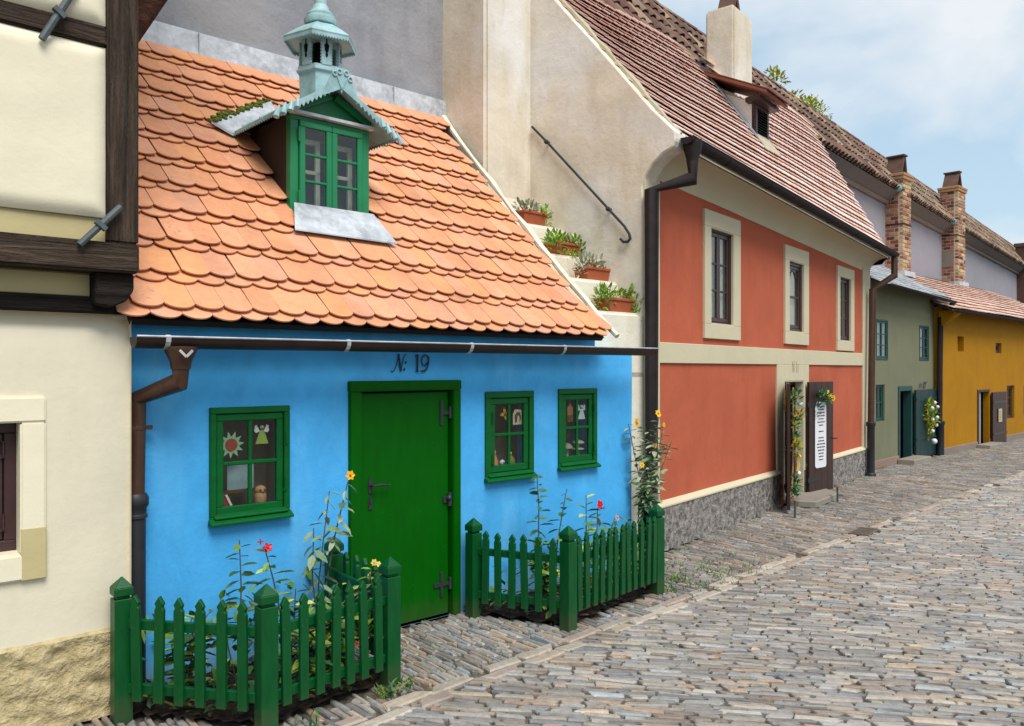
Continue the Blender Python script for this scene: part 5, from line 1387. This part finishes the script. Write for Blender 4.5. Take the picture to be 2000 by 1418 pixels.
# brick chimneys (bricks laid one by one on the two faces in view, core of mortar)
def w2y(x, y):
    P = FW.w(x, y); return FY.l(P.x, P.y)
BR = ['#8f5a46', '#7a4536', '#a0705a', '#6a3c32', '#b08a6c', '#94604c', '#5e3a34']
BS_LIT = ['#b59a76', '#a68a6a', '#bfa682', '#96745a', '#a3765a']  # sandy tones for the front face, its lit look put into the colour
bl = MB(); bl.box(-.1, .1, -.05, .05, -.04, .04); bo = bl.build('brick', m['brick_obj'], None, bevel=.006); brick_mesh = bo.data; bpy.data.objects.remove(bo)
def brick_chimney(parent, cx, cy, wx, wy, z0, z1, label, plate):
    """corner (cx,cy) is the left front one, in the yellow house's axes"""
    mb = MB(); mb.box(cx + .012, cx + wx - .012, cy + .012, cy + wy - .012, z0, z1)
    c_ = mb.build('chimney', m['lime_mortar'], parent, label=label)
    H = .098; n = int((z1 - z0) / H); rear = MB()
    for k in range(n):
        z = z0 + (k + .5) * H
        for face, Lf in (('front', wx), ('left', wy)):
            nb = max(2, round(Lf / .22)); bw = Lf / nb; sh = (bw / 2 if k % 2 else 0)
            pos = [sh + (i + .5) * bw for i in range(nb - (1 if sh else 0))]; ln = [bw] * len(pos)
            if sh: pos = [sh / 2] + pos + [Lf - sh / 2]; ln = [sh] + ln + [sh]
            for p, l in zip(pos, ln):
                cl = lin(random.choice(BR if face == 'left' or random.random() < .3 else BS_LIT)); kk = random.uniform(.8, 1.15); cl = (cl[0] * kk, cl[1] * kk, cl[2] * kk, 1)
                pr = random.uniform(0, .006)
                if face == 'front': o = piece('brick', brick_mesh, c_, (cx + p, cy + .045 - pr, z), Matrix.Identity(3), cl); o.scale = ((l - .022) / .2, .9, (H - .026) / .08)
                else: o = piece('brick', brick_mesh, c_, (cx + .045 - pr, cy + .1 + (p / Lf) * (Lf - .1), z), Matrix.Rotation(math.pi / 2, 3, 'Z'), cl); o.scale = ((l * (Lf - .1) / Lf - .022) / .2, .9, (H - .026) / .08)
    mb = MB(); mb.tint = lin('#a5805f')[:3]
    mb.box(cx - .035, cx + wx + .035, cy - .035, cy + wy + .035, z1 - .03, z1 + .05); mb.box(cx - .05, cx + wx + .05, cy - .05, cy + wy + .05, z1 + .052, z1 + .12); mb.build('chimney_cornice', m['brick_attr'], c_, bevel=.008)
    mb = MB(); mb.box(cx - .012, cx + wx + .012, cy - .012, cy + wy + .012, z0 + (z1 - z0) * .52, z0 + (z1 - z0) * .52 + .03); mb.build('chimney_band', m['pipe_dark'], c_)
    mb = MB(); mx = cx + wx / 2; zt = z1 + .12
    mb.bar((cx + .10, cy + wy / 2, zt), (mx + .02, cy + wy / 2, zt + .48), .06, wy * .7, up=(0, 1, 0)) if False else None
    mb.prism([(cx + .04, zt), (cx + .14, zt), (mx + .05, zt + .46), (mx - .04, zt + .46)], 'y', cy + .06, cy + wy - .06)
    mb.prism([(cx + wx - .14, zt), (cx + wx - .06, zt), (mx + .10, zt + .46), (mx + .052, zt + .46)], 'y', cy + .06, cy + wy - .06)
    mb.box(mx - .10, mx + .14, cy + .03, cy + wy - .03, zt + .462, zt + .50); mb.build('chimney_cap', m['soot'], c_)
    if plate:
        mb = MB(); mb.box(cx - .02, cx + .03, cy + .12, cy + wy - .02, z0 + .55, z0 + 1.05); mb.build('soot_door', m['plinth_grey'], c_)
    mb = MB(); mb.box(cx - .10, cx + wx + .06, cy - .08, cy + wy, z0 - .02, z0 + .10); mb.build('chimney_flashing', m['lead'], c_)
c1 = w2y(15.25, -.42); brick_chimney(YH, c1[0], c1[1], .55, .50, 4.02, 6.42, 'nearer brick chimney, rising at the slate roof', False)
c2 = w2y(21.2, -.45); brick_chimney(YH, c2[0], c2[1], .70, .52, 4.25, 7.12, 'farther brick chimney with a plastered soot door', True)
c3 = w2y(34.9, -.45)
mb = MB(); mb.box(c3[0], c3[0] + 1.1, c3[1], c3[1] + .5, 4.3, 7.0); mb.box(c3[0] - .05, c3[0] + 1.15, c3[1] - .05, c3[1] + .55, 7.0, 7.15); mb.tint = lin('#8a5a48')[:3]
mb.build('chimney', m['soot'], YH, label='distant chimney at the right edge')

# ------------------------------------------------------------------ long wall behind, with its own tiled cap roof
CW = house('rear_wall', 'long grey rendered wall with dark barrel tiled cap rising behind the houses', FW, 'wall')
mb = MB(); wall_grid(mb, -.6, 46, 0, 6.15, [], 0, .1, .8, .8, .03, 4.0); mb.build('wall', m['grey_light'], CW, smooth=True)
def b2w(x, y):
    P = FB.w(x, y); return FW.l(P.x, P.y)
mb = MB(); A = b2w(-6, 2.1); B_ = b2w(1.98, 2.1); A2 = b2w(-6, 2.6); B2 = b2w(1.98, 2.6)
n = 26; vs = []; fs = []
for i in range(n + 1):
    for j in range(15):
        t = i / n; z = 7.5 * j / 14; d = .03 * noise.noise(Vector((i * .45, j * .5, 8)))
        vs.append((A[0] + (B_[0] - A[0]) * t, A[1] + (B_[1] - A[1]) * t + d, z))
for i in range(n):
    for j in range(14): fs.append((i * 15 + j, (i + 1) * 15 + j, (i + 1) * 15 + j + 1, i * 15 + j + 1))
mb.add(vs, fs); mb.add([(A[0], A[1] + .05, 0), (B_[0], B_[1] + .05, 0), (B2[0], B2[1], 0), (A2[0], A2[1], 0), (A[0], A[1] + .05, 7.5), (B_[0], B_[1] + .05, 7.5), (B2[0], B2[1], 7.5), (A2[0], A2[1], 7.5)], [(4, 5, 6, 7), (1, 2, 6, 5), (2, 3, 7, 6), (3, 0, 4, 7)])
mb.build('wall', m['grey_wall'], CW, smooth=True, label='darker grey length of wall above the orange roof')
ey, ez_, ry, rz_ = -.35, 6.10, .52, 7.33; cs = math.atan2(rz_ - ez_, ry - ey); cl_ = math.hypot(rz_ - ez_, ry - ey)
mb = MB(); mb.prism([(-.06, 5.86), (-.14, 5.90), (-.30, 6.05), (ey + .02, ez_ - .03), (ry, rz_ - .05), (ry + .9, ez_), (ry + .5, 5.9)], 'x', -.5, 46); cap = mb.build('cap_roof', m['soffit'], CW)
mb = MB(); mb.prism([(-.05, 5.80), (-.09, 5.82), (-.10, 5.92), (-.05, 5.92)], 'x', -.5, 46); mb.build('cap_cornice', m['plinth_grey'], CW)
def barrel(r0, r1, L, t=.016, n=6):
    vs = []; fs = []
    for y, r in ((0, r0), (L, r1)):
        for q in (r, r - t):
            for k in range(n + 1):
                a = math.pi * k / n; vs.append((q * math.cos(a), y, q * math.sin(a) * .85))
    w = n + 1
    for k in range(n): fs += [(k, k + 1, 2 * w + k + 1, 2 * w + k), (w + k, 3 * w + k, 3 * w + k + 1, w + k + 1), (k, w + k, w + k + 1, k + 1)]
    fs += [(0, 2 * w, 3 * w, w), (n, w + n, 3 * w + n, 2 * w + n)]
    return vs, fs
bb = MB(); bb.add(*barrel(.085, .068, .42)); bo = bb.build('barrel_tile', m['old_obj'], None); bmesh_ = bo.data; bpy.data.objects.remove(bo)
OLD = ['#6e544a', '#7d6558', '#5e4a42', '#8a7262', '#755c50', '#93806a', '#684a42']
OLD2 = ['#8a7a66', '#7a6c5a', '#9a8a74', '#8f7562']
joined = MB(); ns = 0; CS = .215; rows = 4; rp = cl_ / rows
for i in range(212):
    x = -.4 + i * CS
    for j in range(rows):
        v0 = j * rp - .03; y = ey + v0 * math.cos(cs); z = ez_ + v0 * math.sin(cs)
        c = lin(random.choice(OLD if x < 17 or random.random() < .4 else OLD2)); k = random.uniform(.75, 1.15); c = (c[0] * k, c[1] * k, c[2] * k, 1)
        off = Vector((0, -math.sin(cs), math.cos(cs))) * (.035 + random.uniform(-.006, .01))
        Rm = Matrix.Rotation(cs - .05 + random.uniform(-.015, .015), 3, 'X') @ Matrix.Rotation(random.uniform(-.02, .02), 3, 'Z')
        if x > 1.6 and ns < 300: piece('barrel_tile', bmesh_, cap, Vector((x, y, z)) + off, Rm, c); ns += 1
        else:
            joined.tint = c[:3]; s0 = len(joined.v); joined.add(*barrel(.085, .068, .42)); joined.xform(s0, Matrix.Translation(Vector((x, y, z)) + off) @ Rm.to_4x4())
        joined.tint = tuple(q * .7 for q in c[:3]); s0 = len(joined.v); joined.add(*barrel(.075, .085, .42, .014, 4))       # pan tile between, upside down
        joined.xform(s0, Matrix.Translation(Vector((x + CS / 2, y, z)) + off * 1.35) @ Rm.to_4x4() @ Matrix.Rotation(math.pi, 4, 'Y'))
    c = lin(random.choice(OLD)); joined.tint = c[:3]
    if i % 2 == 0:
        s0 = len(joined.v); joined.add(*barrel(.11, .10, .46)); joined.xform(s0, Matrix.Translation((x + .44, ry, rz_ + .0)) @ Matrix.Rotation(math.pi / 2, 4, 'Z'))
joined.build('barrel_tiles', m['old_attr'], cap, kind='stuff')
for x in (15.05, 21.0):
    mb = MB(); mb.tint = col('#6aa79c'); mb.sphere((x, ey - .02, ez_ + .03), .09, 8, 5); mb.build('gutter_end', m['tint'], CW)

# tree behind the wall
TP = FW.w(15.25, 1.9)
tr = thing('tree', 'leafy yellow-green tree showing over the tiled cap of the rear wall', 'tree', (TP.x, TP.y, 0), FW.a)
mb = MB(); mb.tube([(0, 0, 0), (.1, .1, 3), (0, 0, 5.5), (.1, 0, 7)], [.22, .18, .14, .09], 8)
for (ex, eyy, ezz) in ((-1.9, -.3, 8.4), (-.6, 0, 8.35), (.9, .2, 8.5), (1.7, -.1, 8.45), (.3, .5, 8.2)): mb.tube([(.03, 0, 5.6), (ex * .45, eyy * .5, 7.2), (ex, eyy, ezz)], [.10, .06, .015], 6)
mb.build('trunk', m['bark'], tr, smooth=True)
mb = MB(); TG = [lin(x) for x in ('#a8b040', '#bcc04e', '#94a03c', '#ccc45a', '#7f923a')]
for (x, z, r, n) in ((-2.35, 8.62, .22, 90), (-2.2, 8.85, .16, 60), (-1.75, 8.45, .25, 100), (-1.2, 8.42, .28, 130), (-.75, 8.5, .26, 130), (-.3, 8.45, .30, 150), (.1, 8.6, .30, 170), (.45, 8.78, .26, 130), (.75, 8.6, .24, 110), (1.05, 8.42, .2, 70), (1.3, 8.5, .10, 22), (.4, 8.25, .4, 180), (-.6, 8.1, .5, 200), (-1.5, 8.05, .5, 160), (1.6, 7.8, .3, 60), (2.6, 8.05, .12, 22)):
    clump(mb, (x, random.uniform(-.3, .3), z + .05), (r, r, r * .85), n, .115, TG, .2)
mb.build('crown', m['leaf'], tr, fixn=False)

# ------------------------------------------------------------------ picket fences
def fence(label, posts, counts, height, slope=None):
    o = FB.w(posts[0][0], posts[0][1])
    t = thing('picket_fence', label, 'fence', (o.x, o.y, 0), FB.a, 'green picket fences round the flower beds')
    ox, oy = posts[0]
    L = [(a - ox, b - oy) for a, b in posts]
    for i, (x, y) in enumerate(L):
        mb = MB(); w = .042
        mb.box(-w, w, -w, w, -.02, height - .012); mb.box(-w * .72, w * .72, -w * .72, w * .72, height - .012, height + .004)
        mb.box(-w * 1.06, w * 1.06, -w * 1.06, w * 1.06, height + .004, height + .042)
        mb.add([(-w * 1.06, -w * 1.06, height + .0425), (w * 1.06, -w * 1.06, height + .0425), (w * 1.06, w * 1.06, height + .0425), (-w * 1.06, w * 1.06, height + .0425), (0, 0, height + .095)], [(0, 1, 4), (1, 2, 4), (2, 3, 4), (3, 0, 4), (3, 2, 1, 0)])
        o_ = mb.build('post', m['green_fence'], t, bevel=.003); o_.location = (x, y, 0); o_.rotation_euler = (0, 0, random.uniform(-.05, .05) + (.35 if i in (0, 3) and False else 0))
    pm = None
    for i in range(len(L) - 1):
        a, b = Vector(L[i]), Vector(L[i + 1]); d = (b - a); ln = d.length; d.normalize(); an = math.atan2(d.y, d.x)
        nrm = Vector((d.y, -d.x))                       # outward: to the street
        for z in (.155, height - .135):
            mb = MB(); mb.bar(Vector((a.x, a.y, z)) + Vector((d.x, d.y, 0)) * .04, Vector((b.x, b.y, z)) - Vector((d.x, d.y, 0)) * .04, .026, .048); mb.build('rail', m['green_fence'], t, bevel=.003)
        n = counts[i]; gap = (ln - .10) / (n + .0)
        for k in range(n):
            s = .05 + gap * (k + .5); p = a + d * s + nrm * .026
            if pm is None:
                mb = MB(); w = .024; H = height + .015
                mb.prism([(-w, .10), (w, .10), (w, H - .065), (w * .72, H - .055), (w * .72, H - .048), (w, H - .036), (0, H), (-w, H - .036), (-w * .72, H - .048), (-w * .72, H - .055), (-w, H - .065)], 'y', -.011, .011)
                q = mb.build('picket', m['green_fence'], t, bevel=.0025); pm = q.data
            else:
                q = bpy.data.objects.new('picket', pm); C.objects.link(q); q.parent = t
            q.location = (p.x, p.y, random.uniform(-.006, .006)); q.rotation_euler = (random.uniform(-.02, .02), random.uniform(-.024, .024), an + random.uniform(-.04, .04))
    return t
fence('green picket fence enclosing the flower bed left of the green door', [(-1.845, -.265), (-1.385, -.865), (-.64, -.785), (-.585, -.10)], (6, 7, 5), .60)
fence('green picket fence enclosing the flower bed right of the green door', [(.48, -.134), (.762, -.766), (1.881, -.622), (2.44, -.06)], (6, 12, 6), .585)

# soil beds with litter
for P in BEDS:
    mb = MB(); n = 26; x0 = min(p[0] for p in P); x1 = max(p[0] for p in P); y0 = min(p[1] for p in P); y1 = max(p[1] for p in P)
    vs = []; fs = []; idx = {}
    for i in range(n + 1):
        for j in range(n + 1):
            x = x0 + (x1 - x0) * i / n; y = y0 + (y1 - y0) * j / n
            w_ = FB.w(x, y, .025 + .03 * noise.noise(Vector((x * 7, y * 7, 0)))); vs.append(w_)
    for i in range(n):
        for j in range(n):
            xc = x0 + (x1 - x0) * (i + .5) / n; yc = y0 + (y1 - y0) * (j + .5) / n
            if inpoly(xc, yc, P): fs.append((i * (n + 1) + j, (i + 1) * (n + 1) + j, (i + 1) * (n + 1) + j + 1, i * (n + 1) + j + 1))
    mb.add(vs, fs); mb.build('flower_bed', m['soil'], None, smooth=True, kind='structure')
LIT = [lin(x) for x in ('#4a3a28', '#6a5030', '#2c261c', '#57602a', '#3e5a2a', '#7a6a40')]
GRD = [lin(x) for x in ('#4f7a2c', '#5f8a34', '#3a6430', '#6f7a3a', '#7d8a3c', '#2f5230')]
mb = MB()
for P in BEDS:
    for _ in range(260):
        x = random.uniform(min(p[0] for p in P), max(p[0] for p in P)); y = random.uniform(min(p[1] for p in P), max(p[1] for p in P))
        if inpoly(x, y, P): leaf(mb, FB.w(x, y, .04 + random.random() * .02), (random.uniform(-1, 1), random.uniform(-1, 1), random.uniform(0, .4)), random.uniform(.03, .07), random.choice(LIT))
    for _ in range(420):
        x = random.uniform(min(p[0] for p in P), max(p[0] for p in P)); y = random.uniform(min(p[1] for p in P), max(p[1] for p in P))
        if inpoly(x, y, P): leaf(mb, FB.w(x, y, .03 + random.random() ** 1.7 * .42), (random.uniform(-1, 1), random.uniform(-1, 1), random.uniform(0, 1)), random.uniform(.04, .10), random.choice(GRD), .5)
mb.build('ground_cover', m['leaf'], None, kind='stuff', fixn=False)
mb = MB()                                             # weeds and moss in the paving joints
def tuft(P, n, s, h):
    for _ in range(n): leaf(mb, (P.x + random.gauss(0, s), P.y + random.gauss(0, s), .0), (random.uniform(-1, 1), random.uniform(-1, 1), random.uniform(.5, 1.6)), random.uniform(.5, 1.2) * h, random.choice(GRD), .2)
for _ in range(170):
    x = random.uniform(2.05, 3.8); y = random.uniform(-.85, -.12)
    if random.random() < math.exp(-((x - 2.3) / .9) ** 2): tuft(FB.w(x, y), 5, .03, .035)
for x, y, n, h in ((-.72, -.90, 40, .08), (-.6, -.86, 25, .06), (-1.2, -.92, 20, .05), (1.95, -.68, 25, .06), (2.3, -.5, 30, .06)): tuft(FB.w(x, y), n, .04, h)
for i in range(60):
    x = random.uniform(.3, 7.3); tuft(FRD.w(x, -.10 - abs(random.gauss(0, .04))), 5, .03, .03)
for _ in range(40): tuft(FB.w(random.uniform(-.6, 2.3), random.uniform(-.9, -.05)), 4, .02, .025)
mb.build('weeds', m['leaf'], None, kind='stuff', fixn=False)

# ------------------------------------------------------------------ plants in the beds
def leafmesh(key, hexc, s, w):
    k = ('leaf', key)
    if k not in TILE_CACHE:
        mb = MB(); leaf(mb, (0, 0, 0), (0, 1, 0), s, lin(hexc), w); o = mb.build('leaf', m['leaf'], None, fixn=False); TILE_CACHE[k] = o.data; bpy.data.objects.remove(o)
    return TILE_CACHE[k]
def plant(name, label, x, y, stems, cat='plant', group=None, leafs=(), s=.06, w=.45, flowers=(), step=.05, first=.12, stemc='#4a4a2c', droop=.1):
    """stems: list of paths (dx,dy,z); leaves are separate pieces along them"""
    t = thing(name, label, cat, FB.w(x, y, .02), FB.a, group)
    for P in stems:
        mb = MB(); mb.tint = lin(stemc)[:3]; n = len(P); mb.tube(P, [.006 - .003 * i / (n - 1) for i in range(n)], 6); mb.build('stem', m['leaf'], t, smooth=True)
        tot = sum((Vector(P[i + 1]) - Vector(P[i])).length for i in range(n - 1)); d = first; side = random.choice((-1, 1))
        while d < tot:
            q = d; 
            for i in range(n - 1):
                sl = (Vector(P[i + 1]) - Vector(P[i])).length
                if q <= sl: pos = Vector(P[i]).lerp(Vector(P[i + 1]), q / sl); break
                q -= sl
            az = (0 if side > 0 else math.pi) + random.uniform(-1.0, 1.0); side = -side
            key, hx = random.choice(leafs); sc_ = random.uniform(.95, 1.55) * (1.0 if d < tot * .85 else .7)
            me = leafmesh(key, hx, s, w)
            rot = Matrix.Rotation(az - math.pi / 2, 3, 'Z') @ Matrix.Rotation(random.uniform(-.3, .5) - droop, 3, 'X') @ Matrix.Rotation(random.uniform(-.5, .5), 3, 'Y')
            o = piece('leaf', me, t, pos, rot); o.scale = (sc_, sc_, sc_)
            d += step * random.uniform(.38, .8)
    for (fx, fy, fz, r, c1, c2, n, nm) in flowers:
        mb = MB(); flower(mb, (fx, fy, fz), r, col(c1), col(c2), n)
        if nm == 'rose_bloom':
            for _ in range(2): flower(mb, (fx, fy - .008, fz), r * .75, col(c1), col(c1), n)
        mb.build(nm, m['leaf'], t, fixn=False)
    return t
RG = [('ra', '#4f7434'), ('rb', '#3c6234'), ('rc', '#6b8a3c'), ('rd', '#2f4f30')]
RY_ = [('ya', '#8fa63a'), ('yb', '#7a9a38'), ('yc', '#a3b04a'), ('yd', '#5f8238')]
SG = [('sa', '#6d8560'), ('sb', '#8a9c78'), ('sc', '#56704e'), ('sd', '#9daa8c')]
plant('rose_bush', 'tall bare stemmed rose with dark leaves behind the left fence', -1.32, -.42, [[(0, 0, 0), (.0, .0, .3), (.01, 0, .55), (.0, 0, .80)], [(0, 0, 0), (-.05, .02, .25), (-.09, .0, .45)]], leafs=RG, s=.075, w=.5, step=.042, first=.3, cat='rose')
plant('rose_bush', 'yellow-green rose with a red bud behind the left fence', -1.12, -.45, [[(.05, 0, 0), (.02, 0, .35), (-.03, 0, .58), (-.075, 0, .74)], [(.05, 0, 0), (.09, 0, .3), (.1, 0, .5)]], leafs=RY_, s=.085, w=.45, step=.05, first=.3, cat='rose',
      flowers=[(-.07, -.02, .75, .030, '#c41f2a', '#8a1018', 5, 'rose_bloom'), (-.10, .0, .78, .018, '#8a2a2a', '#5a1a1a', 4, 'rose_bud')])
plant('sunflower_plant', 'grey-leaved tall flower stalk with one small yellow bloom by the door frame', -.80, -.30, [[(0, 0, 0), (.0, 0, .45), (.03, 0, .7), (.07, 0, .98)], [(.02, 0, .3), (.1, 0, .7), (.19, 0, 1.02)], [(0, 0, .2), (-.05, -.02, .5), (-.03, 0, .78)]], leafs=SG, s=.085, w=.36, step=.055, first=.35, droop=.6,
      flowers=[(.20, -.01, 1.06, .032, '#d8a418', '#a87010', 6, 'yellow_bloom'), (.04, 0, .86, .012, '#d8b830', '#b09010', 5, 'yellow_bloom')])
plant('flowering_weed', 'leafy plant with pale yellow blossoms at the corner of the left fence', -.66, -.56, [[(0, 0, 0), (.02, 0, .35), (.05, 0, .58)], [(0, 0, 0), (-.08, -.02, .4), (-.1, 0, .52)], [(0, 0, 0), (.05, -.05, .4), (.01, -.03, .55)]], leafs=SG + RY_, s=.06, w=.4, step=.035, first=.2,
      flowers=[(.05, -.02, .60, .022, '#dcc864', '#b89a30', 6, 'yellow_bloom'), (.08, -.02, .585, .018, '#dcc864', '#b89a30', 6, 'yellow_bloom'), (-.14, -.15, .22, .02, '#c8684a', '#a04a30', 5, 'salmon_bloom')])
for i, (x, y, hh, lab) in enumerate(((-1.55, -.30, .42, 'low leafy shrub at the drainpipe end of the left bed'), (-1.05, -.6, .33, 'low shrub with drooping leaves at the front of the left bed'), (-.85, -.55, .4, 'bushy low plant beside the grey stalks in the left bed'))):
    plant('low_shrub', lab, x, y, [[(0, 0, 0), (random.uniform(-.1, .1), 0, hh * .6), (random.uniform(-.16, .16), random.uniform(-.1, .1), hh)] for _ in range(7)], leafs=RG + RY_, s=.08, w=.5, step=.05, first=.08, group='low shrubs in the flower beds')
plant('rose_bush', 'tallest thin rose stem under the middle window', .93, -.30, [[(0, 0, 0), (.01, 0, .4), (.015, 0, .7), (-.005, 0, .93)]], leafs=RG, s=.065, w=.32, step=.042, first=.25, cat='rose')
plant('rose_bush', 'thin rose stem leaning right between the two right-hand windows', 1.10, -.30, [[(0, 0, 0), (.03, 0, .4), (.09, 0, .65), (.13, 0, .80)]], leafs=RG, s=.065, w=.36, step=.05, first=.25, cat='rose')
plant('rose_bush', 'rose with one bright red bloom behind the right fence', 1.44, -.30, [[(0, 0, 0), (.0, 0, .45), (.0, 0, .73)], [(0.05, 0, 0), (.12, 0, .4), (.13, 0, .62)], [(.1, 0, 0), (.26, 0, .4), (.33, -.0, .52)]], leafs=RY_ + RG, s=.06, w=.42, step=.04, first=.25, cat='rose',
      flowers=[(.125, -.02, .65, .042, '#d0142c', '#a00c20', 6, 'rose_bloom'), (.345, -.01, .52, .028, '#c98a6a', '#a8684a', 5, 'rose_bud')])
for i, (x, y, lab) in enumerate(((.85, -.42, 'low dark leafy plant at the near corner of the right bed'), (1.3, -.4, 'low green plant in the middle of the right bed'), (1.7, -.38, 'low green plant near the far post of the right bed'))):
    plant('low_shrub', lab, x, y, [[(0, 0, 0), (random.uniform(-.1, .1), 0, .22), (random.uniform(-.16, .16), random.uniform(-.1, .1), .40)] for _ in range(7)], leafs=RG + RY_, s=.075, w=.5, step=.05, first=.08, group='low shrubs in the flower beds')
stm = [[(0, 0, 0), (random.uniform(-.05, .05), 0, .5), (dx, random.uniform(-.08, .08), h)] for dx, h in ((-.16, 1.22), (-.02, 1.18), (.12, 1.27), (.2, 1.16), (.05, 1.0), (-.1, .85), (.26, 1.05), (.0, .7))]
plant('sunflower_plant', 'tall silvery-leaved plant with yellow daisy flowers against the dark downpipe', 2.40, -.12, stm, leafs=SG, s=.10, w=.36, step=.034, first=.15, droop=.1,
      flowers=[(-.17, -.02, 1.235, .045, '#e0ac10', '#b07a10', 7, 'yellow_bloom'), (.12, -.02, 1.30, .036, '#e0ac10', '#b07a10', 7, 'yellow_bloom'), (.2, -.02, 1.20, .024, '#e0ac10', '#b07a10', 6, 'yellow_bloom'), (.06, -.04, 1.03, .026, '#e0ac10', '#b07a10', 6, 'yellow_bloom'), (-.11, -.03, .88, .028, '#e0ac10', '#b07a10', 6, 'yellow_bloom')])
